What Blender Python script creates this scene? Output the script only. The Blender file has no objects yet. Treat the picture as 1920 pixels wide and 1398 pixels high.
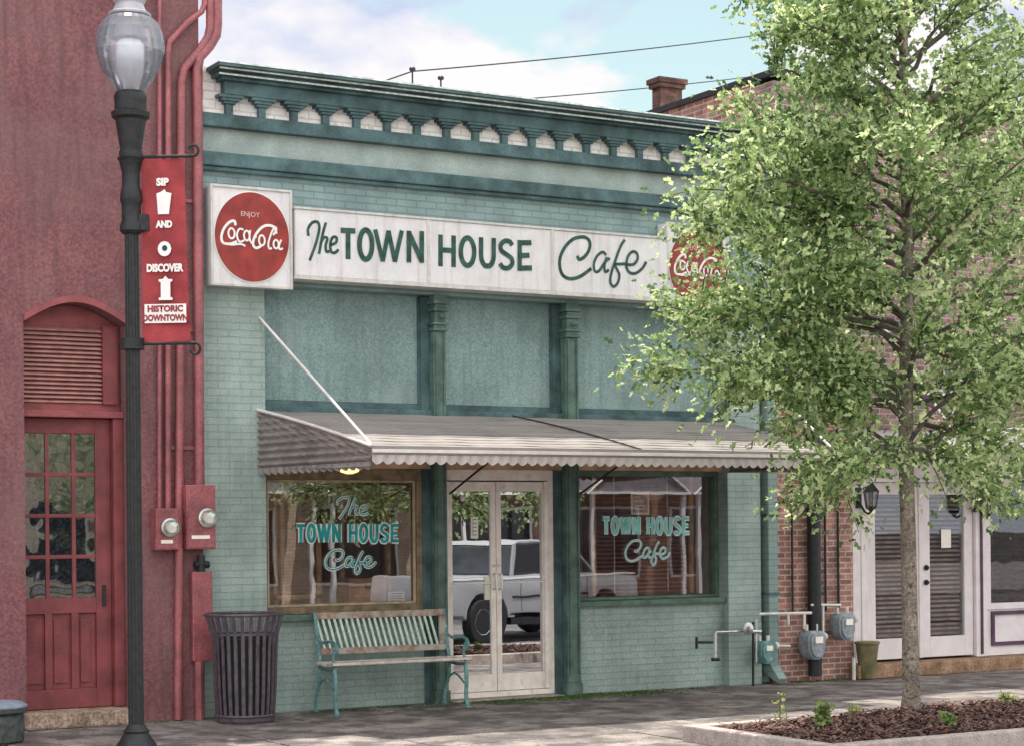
import bpy, bmesh, math, random
from mathutils import Vector, Matrix
random.seed(7)
R = math.radians
S = bpy.context.scene
COL = S.collection

# ---------------------------------------------------------------- camera
F, YAW, ROLL, SH = 3600.0, 0.5293, -0.0094, 291.6
CAM = Vector((-5.979, -15.576, 1.6))
_r0 = Vector((math.cos(YAW), -math.sin(YAW), 0)); FW = Vector((math.sin(YAW), math.cos(YAW), 0))
RT = _r0 * math.cos(ROLL) + Vector((0, 0, 1)) * math.sin(ROLL)
UP = -_r0 * math.sin(ROLL) + Vector((0, 0, 1)) * math.cos(ROLL)
cd = bpy.data.cameras.new('camera'); cam = bpy.data.objects.new('camera', cd); COL.objects.link(cam)
m3 = Matrix((RT, UP, -FW)).transposed()
cam.matrix_world = Matrix.Translation(CAM) @ m3.to_4x4()
cd.sensor_fit = 'HORIZONTAL'; cd.sensor_width = 36; cd.lens = F / 1920 * 36; cd.shift_y = SH / 1920
cd.clip_start = 0.1; cd.clip_end = 2000
S.camera = cam

def at(px, py, Y=0.0):
    "photo pixel -> (u, z) on the upright plane y = Y"
    a = FW + RT * ((px - 960) / F) + UP * ((699 + SH - py) / F)
    t = (Y - CAM.y) / a.y
    p = CAM + a * t
    return p.x, p.z

# ---------------------------------------------------------------- world, sun, exposure
SUN_EL, SUN_AZ = R(73), R(16)      # azimuth measured from +y (behind the cafe) towards +x
sd = Vector((math.sin(SUN_AZ) * math.cos(SUN_EL), math.cos(SUN_AZ) * math.cos(SUN_EL), math.sin(SUN_EL)))
W = bpy.data.worlds.new('World'); S.world = W; W.use_nodes = True
nt = W.node_tree; N = nt.nodes; L = nt.links
bg = N['Background']; bg.inputs[1].default_value = 0.13
sky = N.new('ShaderNodeTexSky'); sky.sky_type = 'NISHITA'; sky.sun_disc = False
sky.sun_elevation = SUN_EL; sky.sun_rotation = SUN_AZ; sky.air_density = 1.0; sky.dust_density = 2.0
tc = N.new('ShaderNodeTexCoord')
mp = N.new('ShaderNodeMapping'); mp.inputs['Scale'].default_value = (1, 1, 1.7); mp.inputs['Location'].default_value = (0.35, 0.1, 0.05)
L.new(tc.outputs['Generated'], mp.inputs['Vector'])
n1 = N.new('ShaderNodeTexNoise'); n1.inputs['Scale'].default_value = 3.2; n1.inputs['Detail'].default_value = 7; n1.inputs['Roughness'].default_value = 0.52
L.new(mp.outputs[0], n1.inputs['Vector'])
r1 = N.new('ShaderNodeValToRGB'); r1.color_ramp.elements[0].position = 0.415; r1.color_ramp.elements[1].position = 0.445
L.new(n1.outputs['Fac'], r1.inputs['Fac'])
n2 = N.new('ShaderNodeTexNoise'); n2.inputs['Scale'].default_value = 4.2; n2.inputs['Detail'].default_value = 6
L.new(mp.outputs[0], n2.inputs['Vector'])
r2 = N.new('ShaderNodeValToRGB')
r2.color_ramp.elements[0].position = 0.485; r2.color_ramp.elements[0].color = (3.6, 4.1, 5.3, 1)
r2.color_ramp.elements[1].position = 0.545; r2.color_ramp.elements[1].color = (6.0, 5.75, 5.8, 1)
L.new(n2.outputs['Fac'], r2.inputs['Fac'])
# clouds behind the camera are boosted as added fill for the shaded cafe front
sx = N.new('ShaderNodeSeparateXYZ'); L.new(tc.outputs['Generated'], sx.inputs[0])
mr = N.new('ShaderNodeMapRange'); mr.inputs['From Min'].default_value = 0.5; mr.inputs['From Max'].default_value = -0.5
mr.inputs['To Min'].default_value = 1.0; mr.inputs['To Max'].default_value = 2.7
L.new(sx.outputs['Y'], mr.inputs['Value'])
vm = N.new('ShaderNodeVectorMath'); vm.operation = 'SCALE'; L.new(r2.outputs[0], vm.inputs[0]); L.new(mr.outputs[0], vm.inputs['Scale'])
wm = N.new('ShaderNodeMapRange'); wm.inputs['From Min'].default_value = .3; wm.inputs['From Max'].default_value = -.3; L.new(sx.outputs['Y'], wm.inputs['Value'])
wt = N.new('ShaderNodeMix'); wt.data_type = 'RGBA'; L.new(wm.outputs[0], wt.inputs[0]); wt.inputs[6].default_value = (1, 1, 1, 1); wt.inputs[7].default_value = (1.06, 1.0, .86, 1)
vw = N.new('ShaderNodeVectorMath'); vw.operation = 'MULTIPLY'; L.new(vm.outputs[0], vw.inputs[0]); L.new(wt.outputs[2], vw.inputs[1]); vm = vw
skc = N.new('ShaderNodeMix'); skc.data_type = 'RGBA'; skc.blend_type = 'MULTIPLY'; skc.inputs[0].default_value = 1
L.new(sky.outputs[0], skc.inputs[6]); skc.inputs[7].default_value = (1.25, 1.25, 0.95, 1)
mx = N.new('ShaderNodeMix'); mx.data_type = 'RGBA'
L.new(r1.outputs[0], mx.inputs[0]); L.new(skc.outputs[2], mx.inputs[6]); L.new(vm.outputs[0], mx.inputs[7])
L.new(mx.outputs[2], bg.inputs[0])
sl = bpy.data.lights.new('sun', 'SUN'); sl.energy = 4.9; sl.angle = R(0.6); sl.color = (1, 0.94, 0.84)
so = bpy.data.objects.new('sun', sl); COL.objects.link(so); so.rotation_euler = sd.to_track_quat('Z', 'Y').to_euler(); so.location = (0, 10, 30)
S.view_settings.view_transform = 'Standard'; S.view_settings.look = 'None'; S.view_settings.exposure = 0.40; S.view_settings.gamma = 1
S.render.engine = 'CYCLES'; S.cycles.max_bounces = 7; S.cycles.transparent_max_bounces = 16

# ---------------------------------------------------------------- helpers
def tag(o, label=None, cat=None, group=None, kind=None):
    if label: o['label'] = label
    if cat: o['category'] = cat
    if group: o['group'] = group
    if kind: o['kind'] = kind
    return o
def empty(name, loc=(0, 0, 0), label=None, cat=None, group=None, rz=0):
    o = bpy.data.objects.new(name, None); COL.objects.link(o); o.location = loc; o.rotation_euler = (0, 0, rz); o.empty_display_size = .2
    return tag(o, label, cat, group)

MATS = {}
def mat(name, col, rough=0.75, var=0.25, scale=5.0, bump=0.0, bscale=60.0, metal=0.0, brick=None, stain=None, spec=0.3, grit=0.0, streak=None, rows=None):
    if name in MATS: return MATS[name]
    m = bpy.data.materials.new(name); m.use_nodes = True; t = m.node_tree; n = t.nodes; l = t.links
    b = n['Principled BSDF']; b.inputs['Roughness'].default_value = rough; b.inputs['Metallic'].default_value = metal
    b.inputs['Specular IOR Level'].default_value = spec
    tc = n.new('ShaderNodeTexCoord'); src = tc.outputs['Object']
    def noise(sc, det=4, vec=None, rg=.55):
        q = n.new('ShaderNodeTexNoise'); q.inputs['Scale'].default_value = sc; q.inputs['Detail'].default_value = det; q.inputs['Roughness'].default_value = rg
        l.new(vec or src, q.inputs['Vector']); return q.outputs['Fac']
    def ramp(f, p0, c0, p1, c1):
        q = n.new('ShaderNodeValToRGB'); e = q.color_ramp.elements
        e[0].position = p0; e[0].color = (*c0, 1); e[1].position = p1; e[1].color = (*c1, 1); l.new(f, q.inputs['Fac']); return q.outputs[0]
    def mixc(mode, a, c, f):
        q = n.new('ShaderNodeMix'); q.data_type = 'RGBA'; q.blend_type = mode
        if isinstance(f, float): q.inputs[0].default_value = f
        else: l.new(f, q.inputs[0])
        l.new(a, q.inputs[6])
        if isinstance(c, tuple): q.inputs[7].default_value = (*c, 1)
        else: l.new(c, q.inputs[7])
        return q.outputs[2]
    lo = tuple(max(0, c * (1 - var)) for c in col); hi = tuple(min(1, c * (1 + var)) for c in col)
    c = ramp(noise(scale, 6), .35, lo, .65, hi)
    hb = None
    if brick:
        bw, bh, mort, mcol, cvar = brick
        sp = n.new('ShaderNodeSeparateXYZ'); l.new(src, sp.inputs[0])
        ad = n.new('ShaderNodeMath'); ad.operation = 'ADD'; l.new(sp.outputs[0], ad.inputs[0]); l.new(sp.outputs[1], ad.inputs[1])
        cb = n.new('ShaderNodeCombineXYZ'); l.new(ad.outputs[0], cb.inputs[0]); l.new(sp.outputs[2], cb.inputs[1])
        bt = n.new('ShaderNodeTexBrick'); bt.inputs['Scale'].default_value = 1; bt.inputs['Brick Width'].default_value = bw; bt.inputs['Row Height'].default_value = bh
        bt.inputs['Mortar Size'].default_value = mort; bt.inputs['Mortar Smooth'].default_value = .3; bt.inputs['Bias'].default_value = 0
        bt.inputs['Color1'].default_value = (1 - cvar, 1 - cvar, 1 - cvar, 1); bt.inputs['Color2'].default_value = (1 + cvar, 1 + cvar, 1 + cvar, 1); bt.inputs['Mortar'].default_value = (*mcol, 1)
        l.new(cb.outputs[0], bt.inputs['Vector'])
        c = mixc('MULTIPLY', c, bt.outputs['Color'], 1.0)
        iv = n.new('ShaderNodeMath'); iv.operation = 'SUBTRACT'; iv.inputs[0].default_value = 1; l.new(bt.outputs['Fac'], iv.inputs[1]); hb = iv.outputs[0]
    if grit:
        g = ramp(noise(bscale * 1.3, 3, rg=.7), .38, (1 - grit,) * 3, .62, (1 + grit,) * 3); c = mixc('MULTIPLY', c, g, 1.0)
    if stain:
        sc, p0, p1, scol, amt = stain
        f = ramp(noise(sc, 6, rg=.65), p0, (0, 0, 0), p1, (amt,) * 3); c = mixc('MIX', c, scol, f)
    if streak:
        scol, amt = streak
        mp = n.new('ShaderNodeMapping'); mp.inputs['Scale'].default_value = (9, 9, .8); l.new(src, mp.inputs[0])
        f = ramp(noise(1.6, 5, mp.outputs[0]), .5, (0, 0, 0), .72, (amt,) * 3); c = mixc('MIX', c, scol, f)
    if rows:
        mp = n.new('ShaderNodeMapping'); mp.inputs['Scale'].default_value = (.5, 9, 9); l.new(src, mp.inputs[0])
        f = ramp(noise(1.4, 5, mp.outputs[0]), .42, (0, 0, 0), .66, (rows[1],) * 3); c = mixc('MIX', c, rows[0], f)
    l.new(c, b.inputs['Base Color'])
    if bump or hb:
        bm = n.new('ShaderNodeBump'); bm.inputs['Strength'].default_value = .9; bm.inputs['Distance'].default_value = max(bump, .004)
        h = noise(bscale, 5)
        if hb:
            q = n.new('ShaderNodeMath'); q.operation = 'MULTIPLY_ADD'; l.new(h, q.inputs[0]); q.inputs[1].default_value = .5; l.new(hb, q.inputs[2]); h = q.outputs[0]
        l.new(h, bm.inputs['Height']); l.new(bm.outputs[0], b.inputs['Normal'])
    MATS[name] = m; return m

def glassmat(name, refl=.35, tint=(.8, .85, .85), rough=.01, wav=0.0):
    m = bpy.data.materials.new(name); m.use_nodes = True; t = m.node_tree; n = t.nodes; l = t.links
    n.remove(n['Principled BSDF']); out = n['Material Output']
    g = n.new('ShaderNodeBsdfGlossy'); g.inputs['Roughness'].default_value = rough; g.inputs['Color'].default_value = (.95, .97, 1, 1)
    tr = n.new('ShaderNodeBsdfTransparent'); tr.inputs['Color'].default_value = (*tint, 1)
    mx = n.new('ShaderNodeMixShader'); mx.inputs[0].default_value = refl
    l.new(tr.outputs[0], mx.inputs[1]); l.new(g.outputs[0], mx.inputs[2]); l.new(mx.outputs[0], out.inputs[0])
    if wav:
        tc = n.new('ShaderNodeTexCoord'); q = n.new('ShaderNodeTexNoise'); q.inputs['Scale'].default_value = 2.0; l.new(tc.outputs['Object'], q.inputs[0])
        bm = n.new('ShaderNodeBump'); bm.inputs['Distance'].default_value = wav; l.new(q.outputs[0], bm.inputs['Height']); l.new(bm.outputs[0], g.inputs['Normal'])
    return m

def emit(name, col, s):
    m = bpy.data.materials.new(name); m.use_nodes = True; b = m.node_tree.nodes['Principled BSDF']
    b.inputs['Base Color'].default_value = (*col, 1); b.inputs['Emission Color'].default_value = (*col, 1); b.inputs['Emission Strength'].default_value = s
    return m

class MB:
    def __init__(s): s.v = []; s.f = []
    def add(s, vs, fs):
        k = len(s.v); s.v += [tuple(v) for v in vs]; s.f += [tuple(i + k for i in f) for f in fs]; return s
    def box(s, x0, x1, y0, y1, z0, z1):
        if x0 > x1: x0, x1 = x1, x0
        if y0 > y1: y0, y1 = y1, y0
        v = [(x0, y0, z0), (x1, y0, z0), (x1, y1, z0), (x0, y1, z0), (x0, y0, z1), (x1, y0, z1), (x1, y1, z1), (x0, y1, z1)]
        return s.add(v, [(0, 3, 2, 1), (4, 5, 6, 7), (0, 1, 5, 4), (1, 2, 6, 5), (2, 3, 7, 6), (3, 0, 4, 7)])
    def quad(s, *p): return s.add(p, [tuple(range(len(p)))])
    def prism(s, poly, axis, a, b):
        "2-D polygon extruded along axis from a to b; poly coords are the other two axes in order"
        def P(p, w):
            return {0: (w, p[0], p[1]), 1: (p[0], w, p[1]), 2: (p[0], p[1], w)}[axis]
        k = len(poly)
        v = [P(p, a) for p in poly] + [P(p, b) for p in poly]
        return s.add(v, [tuple(range(k))[::-1], tuple(range(k, 2 * k))] + [(i, (i + 1) % k, k + (i + 1) % k, k + i) for i in range(k)])
    def tube(s, pts, r, n=8, caps=True):
        pts = [Vector(p) for p in pts]; rs = r if isinstance(r, (list, tuple)) else [r] * len(pts)
        vs = []; fs = []; prev = None
        for i, p in enumerate(pts):
            d = (pts[min(i + 1, len(pts) - 1)] - pts[max(i - 1, 0)]).normalized()
            if prev is None:
                a = Vector((0, 0, 1)) if abs(d.z) < .9 else Vector((1, 0, 0)); e = d.cross(a).normalized()
            else: e = (prev - d * prev.dot(d)).normalized()
            prev = e; g = d.cross(e)
            for k in range(n):
                t = 2 * math.pi * k / n; vs.append(p + (e * math.cos(t) + g * math.sin(t)) * rs[i])
        for i in range(len(pts) - 1):
            for k in range(n):
                a = i * n + k; b = i * n + (k + 1) % n; fs.append((a, b, b + n, a + n))
        if caps: fs += [tuple(range(n))[::-1], tuple(range(len(vs) - n, len(vs)))]
        return s.add(vs, fs)
    def lathe(s, prof, c=(0, 0, 0), n=24, flute=0, closed=True):
        vs = []; fs = []
        for r, z in prof:
            for k in range(n):
                t = 2 * math.pi * k / n; rr = r * (1 - (flute if k % 2 else 0)); vs.append((c[0] + rr * math.cos(t), c[1] + rr * math.sin(t), c[2] + z))
        for i in range(len(prof) - 1):
            for k in range(n):
                a = i * n + k; b = i * n + (k + 1) % n; fs.append((a, b, b + n, a + n))
        if closed: fs += [tuple(range(n))[::-1], tuple(range(len(vs) - n, len(vs)))]
        return s.add(vs, fs)
    def build(s, name, m, parent=None, smooth=False, bevel=0):
        me = bpy.data.meshes.new(name); me.from_pydata(s.v, [], s.f); me.materials.append(m)
        if bevel:
            bm = bmesh.new(); bm.from_mesh(me)
            bmesh.ops.bevel(bm, geom=[e for e in bm.edges if len(e.link_faces) == 2 and e.calc_face_angle(0) > .6], offset=bevel, segments=2, affect='EDGES', profile=.6)
            bm.to_mesh(me); bm.free()
        if smooth:
            for p in me.polygons: p.use_smooth = True
            try: me.set_sharp_from_angle(angle=R(42))
            except Exception: pass
        o = bpy.data.objects.new(name, me); COL.objects.link(o)
        if parent: o.parent = parent
        return o

def cat(pts, per=6, closed=False):
    "Catmull-Rom through pts (2-D)"
    n = len(pts); out = []
    rng = n if closed else n - 1
    for i in range(rng):
        g = (lambda j: pts[j % n]) if closed else (lambda j: pts[max(0, min(n - 1, j))])
        p0, p1, p2, p3 = g(i - 1), g(i), g(i + 1), g(i + 2)
        for k in range(per):
            t = k / per
            out.append(tuple(.5 * ((2 * p1[a]) + (p2[a] - p0[a]) * t + (2 * p0[a] - 5 * p1[a] + 4 * p2[a] - p3[a]) * t * t + (3 * p1[a] - p0[a] - 3 * p2[a] + p3[a]) * t ** 3) for a in (0, 1)))
    if not closed: out.append(tuple(pts[-1]))
    return out

# ------------- lettering: strokes in a unit box (x right, y down), drawn as flat ribbons
def ell(cx, cy, rx, ry, n=14): return [(cx + rx * math.sin(2 * math.pi * k / n), cy - ry * math.cos(2 * math.pi * k / n)) for k in range(n)]
GL = {
 'T': [('l', [(0, .1), (1, .1)]), ('l', [(.5, .1), (.5, 1)])],
 'O': [('c', ell(.5, .5, .38, .44))],
 'W': [('l', [(.04, 0), (.3, .98)]), ('l', [(.3, .98), (.5, .02)]), ('l', [(.5, .02), (.72, .98)]), ('l', [(.72, .98), (.96, 0)])],
 'N': [('l', [(.14, 1), (.14, 0)]), ('l', [(.14, .05), (.86, .95)]), ('l', [(.86, 1), (.86, 0)])],
 'H': [('l', [(.14, 0), (.14, 1)]), ('l', [(.86, 0), (.86, 1)]), ('l', [(.14, .48), (.86, .48)])],
 'U': [('s', [(.13, 0), (.13, .35), (.15, .72), (.32, .92), (.5, .95), (.68, .92), (.85, .72), (.87, .35), (.87, 0)])],
 'S': [('s', [(.86, .2), (.7, .08), (.4, .07), (.16, .2), (.2, .38), (.5, .5), (.8, .62), (.86, .8), (.62, .94), (.3, .93), (.12, .8)])],
 'E': [('l', [(.16, 0), (.16, 1)]), ('l', [(.16, .09), (.95, .09)]), ('l', [(.16, .5), (.82, .5)]), ('l', [(.16, .91), (.98, .91)])],
}
THE = [('s', [(135, 390), (130, 290), (190, 205), (262, 200), (285, 280), (258, 420), (215, 560), (150, 730)]),
       ('s', [(375, 205), (330, 370), (280, 640)]), ('s', [(300, 500), (345, 415), (395, 425), (372, 520), (382, 605), (425, 600)]),
       ('s', [(440, 520), (515, 480), (522, 415), (470, 410), (435, 500), (448, 605), (500, 622), (550, 578)])]
CAFE = [('s', [(655, 480), (690, 535), (770, 490), (835, 390), (845, 280), (790, 210), (700, 200), (590, 235), (480, 340), (405, 490), (395, 640), (440, 770), (550, 825), (700, 790), (870, 670)]),
        ('s', [(1090, 470), (1035, 425), (950, 490), (905, 610), (925, 715), (990, 700), (1070, 580), (1145, 515)]), ('s', [(1100, 500), (1065, 620), (1075, 720), (1130, 690)]),
        ('s', [(1370, 240), (1310, 330), (1230, 540), (1160, 770), (1155, 885), (1205, 940), (1265, 880), (1285, 760), (1225, 620), (1300, 605), (1375, 600)]),
        ('s', [(1400, 612), (1500, 608), (1560, 530), (1548, 440), (1480, 420), (1412, 500), (1392, 640), (1440, 730), (1530, 742), (1630, 670), (1690, 570)])]
COLA = [('s', [(385, 575), (370, 520), (305, 545), (240, 630), (212, 730), (235, 800), (320, 805), (400, 770)]), ('c', ell(335, 675, 38, 62)),
        ('s', [(480, 620), (430, 615), (400, 690), (430, 770), (490, 750)]), ('c', ell(520, 690, 34, 60)), ('s', [(562, 620), (555, 720), (580, 775), (610, 740)]),
        ('s', [(885, 640), (860, 560), (770, 545), (690, 590), (620, 690), (595, 790), (635, 835), (700, 800)]), ('c', ell(705, 735, 36, 62)),
        ('s', [(845, 660), (885, 590), (870, 560), (830, 620), (785, 760), (795, 830), (830, 820)]), ('c', ell(880, 770, 32, 52)), ('s', [(945, 710), (918, 780), (925, 830), (965, 815)]),
        ('s', [(225, 800), (330, 815), (440, 800), (500, 820)]), ('l', [(600, 700), (640, 700)])]

class Ink:
    "collects ribbons lying on the upright plane y = Y, each stroke a hair in front of the last"
    def __init__(s, Y, xf, step=.0005): s.m = MB(); s.Y = Y; s.xf = xf; s.k = 0; s.step = step
    def stroke(s, kind, pts, w):
        closed = kind == 'c'
        P = cat(pts, 6, closed) if kind != 'l' else list(pts)
        P = [s.xf(*p) for p in P]; n = len(P); Ls = []; Rs = []
        for i in range(n):
            a = P[(i - 1) % n] if closed else P[max(i - 1, 0)]; b = P[(i + 1) % n] if closed else P[min(i + 1, n - 1)]
            dx, dz = b[0] - a[0], b[1] - a[1]; d = math.hypot(dx, dz) or 1; nx, nz = -dz / d, dx / d
            Ls.append((P[i][0] + nx * w / 2, P[i][1] + nz * w / 2)); Rs.append((P[i][0] - nx * w / 2, P[i][1] - nz * w / 2))
        y = s.Y - s.step * s.k; s.k += 1
        v = [(p[0], y, p[1]) for p in Ls] + [(p[0], y, p[1]) for p in Rs]
        rg = n if closed else n - 1
        s.m.add(v, [(i, (i + 1) % n, n + (i + 1) % n, n + i) for i in range(rg)])
        return s
    def glyphs(s, text, x0, x1, y0, y1, w, gap=.2):
        wd = {'W': 1.5, ' ': .5}; tot = sum(wd.get(c, 1) for c in text) + gap * (len(text) - 1); k = (x1 - x0) / tot; x = x0
        xf = s.xf
        for c in text:
            cw = wd.get(c, 1) * k
            if c != ' ':
                s.xf = (lambda X, CW: (lambda a, b: xf(X + a * CW, y0 + b * (y1 - y0))))(x, cw)
                for kd, p in GL[c]: s.stroke(kd, p, w)
            x += cw + gap * k
        s.xf = xf
        return s

def font_text(txt, size, loc, m, name='lettering', parent=None, rot=(R(90), 0, 0), sx=1.0, bold=.0):
    cu = bpy.data.curves.new(name, 'FONT'); cu.body = txt; cu.size = size; cu.align_x = 'CENTER'; cu.align_y = 'CENTER'; cu.offset = bold; cu.resolution_u = 3
    t = bpy.data.objects.new(name + '_tmp', cu); COL.objects.link(t)
    dg = bpy.context.evaluated_depsgraph_get(); me = bpy.data.meshes.new_from_object(t.evaluated_get(dg)); bpy.data.objects.remove(t)
    me.materials.clear(); me.materials.append(m); o = bpy.data.objects.new(name, me); COL.objects.link(o)
    o.location = loc; o.rotation_euler = rot; o.scale = (sx, 1, 1)
    if parent: o.parent = parent
    return o

# ---------------------------------------------------------------- materials
TEAL = (.33, .42, .39)
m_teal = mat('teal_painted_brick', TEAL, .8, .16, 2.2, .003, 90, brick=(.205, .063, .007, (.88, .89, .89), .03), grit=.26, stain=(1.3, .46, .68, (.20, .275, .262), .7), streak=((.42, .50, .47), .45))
m_teal2 = mat('teal_painted_masonry', (.25, .34, .32), .8, .15, 2.5, .002, 90, brick=(.44, .063, .005, (.8, .82, .82), .05), grit=.14, stain=(2.5, .55, .8, (.30, .40, .38), .5))
m_dark = mat('dark_teal_trim', (.078, .135, .143), .7, .4, 4, .002, 70, grit=.2, stain=(3, .55, .8, (.16, .28, .27), .6))
m_board = mat('teal_stucco_board', (.245, .345, .345), .8, .2, 1.1, .005, 45, grit=.22, stain=(1.3, .5, .66, (.33, .41, .39), .7), streak=((.15, .22, .225), .55))
m_col = mat('green_iron_paint', (.09, .155, .13), .5, .4, 6, .001, 50, spec=.5, grit=.12)
m_grn = mat('green_wood_trim', (.11, .18, .14), .6, .3, 8, .001, 60)
m_white = mat('peeling_white_paint', (.95, .89, .87), .8, .08, 9, .003, 60, brick=(.22, .076, .007, (.8, .78, .78), .06), stain=(8, .56, .66, (.55, .44, .42), .6))
m_red = mat('red_painted_stucco', (.205, .085, .093), .85, .2, 1.1, .008, 30, grit=.26, stain=(.7, .42, .68, (.235, .14, .138), .8), streak=((.12, .06, .063), .6))
m_redd = mat('dark_red_door_paint', (.21, .05, .055), .55, .25, 5, .001, 60, spec=.4, stain=(6, .55, .72, (.15, .07, .065), .6))
m_redt = mat('red_trim_paint', (.28, .075, .082), .6, .2, 7, .001, 60, spec=.4)
m_redp = mat('red_pipe_paint', (.30, .085, .095), .42, .3, 4, .001, 40, spec=.6, stain=(5, .55, .7, (.15, .06, .055), .75), grit=.2)
m_roof = mat('roof_gravel', (.2, .19, .18), .9, .2, 20, .01, 60)
m_sign = mat('sign_face_white', (.74, .72, .735), .45, .06, 5, 0, streak=((.50, .46, .45), .5), grit=.05)
m_signe = mat('sign_box_edge', (.62, .6, .58), .5, .12, 9, 0, streak=((.35, .32, .3), .5))
m_ink = mat('sign_green_ink', (.03, .085, .07), .5, .4, 14)
m_cred = mat('sign_red', (.30, .04, .036), .45, .25, 7, 0, streak=((.24, .045, .03), .9))
m_wht = mat('white_lettering', (.85, .83, .81), .5, .04, 9)
m_awn = mat('awning_metal', (.275, .245, .23), .6, .10, 3, .0008, 40, spec=.35, stain=(1.5, .42, .64, (.165, .15, .147), .85), grit=.14, rows=((.36, .33, .31), .7))
m_awnw = mat('awning_white_edge', (.74, .7, .69), .5, .1, 8)
m_alu = mat('door_cream_frame', (.93, .83, .77), .5, .12, 8, 0, spec=.5, grit=.06, stain=(9, .6, .75, (.3, .22, .18), .5))
m_wood = mat('window_brown_wood', (.22, .165, .105), .6, .35, 12, .001, 60)
m_black = mat('black_cast_iron', (.017, .019, .021), .45, .35, 20, .001, 80, spec=.4)
m_bin = mat('bin_dark_metal', (.085, .07, .085), .4, .3, 20, 0, 80, spec=.5)
m_brk = mat('orange_red_brick', (.36, .17, .13), .85, .3, 5, .004, 80, brick=(.16, .058, .009, (1.3, 2.4, 3.0), .3), grit=.15)
m_brkd = mat('old_dark_brick', (.17, .08, .06), .85, .35, 9, .004, 80, brick=(.215, .07, .011, (.7, 1.2, 1.5), .35), grit=.2)
m_lav = mat('lavender_white_paint', (.78, .72, .73), .6, .07, 6, .0005, 60)
m_plum = mat('plum_trim', (.10, .05, .085), .6, .2, 6)
m_walk = mat('sidewalk_concrete', (.235, .205, .19), .9, .4, 1.7, .004, 60, grit=.4, stain=(2.9, .45, .57, (.085, .075, .075), .85))
m_walk2 = mat('sidewalk_light_concrete', (.36, .33, .32), .9, .2, 2, .004, 60, grit=.2, stain=(2.5, .5, .68, (.16, .14, .14), .6))
m_kerb = mat('kerb_concrete', (.42, .36, .33), .9, .2, 8, .003, 60, grit=.25)
m_road = mat('asphalt', (.065, .063, .065), .9, .2, 3, .004, 90, grit=.3)
m_moss = mat('moss', (.075, .115, .045), .95, .4, 12, .01, 60, grit=.4)
m_mulch = mat('mulch', (.075, .045, .038), .95, .5, 25, .02, 60, grit=.5)
m_bark = mat('tree_bark', (.22, .185, .15), .9, .35, 5, .008, 45, grit=.45, stain=(16, .56, .64, (.05, .04, .03), .85))
m_int = mat('interior_brown_wall', (.62, .40, .28), .8, .3, 3)
m_intl = mat('interior_light_wood', (.78, .52, .34), .6, .25, 9)
m_paper = mat('paper', (.92, .86, .78), .7, .05, 9)
m_card = mat('cardboard', (.62, .34, .22), .8, .15, 9)
m_gal = mat('grey_blue_meter_paint', (.24, .275, .31), .5, .3, 14, 0, spec=.5)
m_pipe = mat('pale_pipe_paint', (.68, .66, .62), .5, .15, 12, spec=.5)
m_slat = mat('bench_mint_metal', (.56, .68, .60), .5, .15, 20, spec=.5, grit=.08)
m_bteal = mat('bench_teal_iron', (.12, .27, .27), .5, .3, 20, spec=.5, stain=(20, .6, .66, (.5, .55, .52), .7))
m_bwood = mat('bench_red_wood', (.34, .21, .17), .65, .25, 14, .001, 60, stain=(8, .42, .56, (.44, .43, .37), .9))
m_chrome = mat('galvanised', (.5, .5, .5), .35, .15, 15, metal=.8)
m_blind = mat('blind_slats', (.46, .18, .16), .6, .2, 9)
m_gl = glassmat('shop_window_glass', .26, (.95, .93, .9), .005, .0006)
m_gln = glassmat('dim_shop_glass', .055, (.9, .9, .9), .01, .001)
m_gld = glassmat('door_glass', .62, (.55, .55, .58), .003, .0003)
m_glr = glassmat('old_small_panes', .20, (.5, .52, .54), .03, .012)
m_curt = mat('lace_curtain', (.52, .54, .56), .9, .5, 16, grit=.5, bscale=40, stain=(34, .47, .53, (.03, .035, .04), .95))
m_tpaint = mat('window_teal_lettering', (.02, .33, .33), .6, .3, 8)
m_tpale = mat('window_pale_teal_lettering', (.22, .62, .58), .6, .2, 8)
m_npaint = mat('window_navy_shadow', (.02, .05, .09), .6, .2, 8)
m_truck = mat('truck_silver_paint', (.38, .375, .39), .3, .04, 3, metal=.2, spec=.6)
m_tire = mat('tyre_rubber', (.02, .02, .022), .8, .2, 9)
m_dkgl = mat('dark_car_glass', (.02, .022, .028), .08, .1, 3, spec=.8)

# ---------------------------------------------------------------- setting: ground
tag(MB().box(-400, 400, -400, 400, -1.2, -.7).build('ground', m_road), kind='structure')
def slab_grid(name, x0, x1, y0, y1, z, step, m, gap=.012, th=.3, jit=0.0):
    b = MB(); y = y0
    while y < y1 - 1e-6:
        x = x0
        while x < x1 - 1e-6:
            dz = random.uniform(-jit, jit)
            b.box(x + gap / 2, min(x + step, x1) - gap / 2, y + gap / 2, min(y + step, y1) - gap / 2, z - th, z + dz); x += step
        y += step
    return b.build(name, m, bevel=.004)
tag(slab_grid('sidewalk', -9, 16, -5.7, 0.9, 0.0, .88, m_walk, .016, .5, .003), kind='structure')
tag(MB().box(-9, 16, -5.9, .95, -.6, -.012).build('sidewalk_bed', m_moss), kind='structure')
tag(MB().box(-9, 16, -6.05, -5.91, -.6, .0).build('kerb', m_kerb, bevel=.02), kind='structure')
tag(MB().quad((-60, -13.6, -.40), (60, -13.6, -.40), (60, -6.0, -.17), (-60, -6.0, -.17)).build('road', mat('road_asphalt', (.13, .125, .13), .9, .3, 1.2, .003, 60, grit=.25, rows=((.26, .25, .25), .7))), kind='structure')
tag(MB().box(-60, 60, -24, -13.6, -.6, -.36).build('car_park', mat('old_asphalt', (.13, .125, .13), .9, .3, 1.2, .003, 60, grit=.25, rows=((.24, .23, .23), .6))), kind='structure')
tag(MB().box(-60, 60, -60, -24.0, -.6, -.25).build('far_sidewalk', m_walk2), kind='structure')

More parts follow.
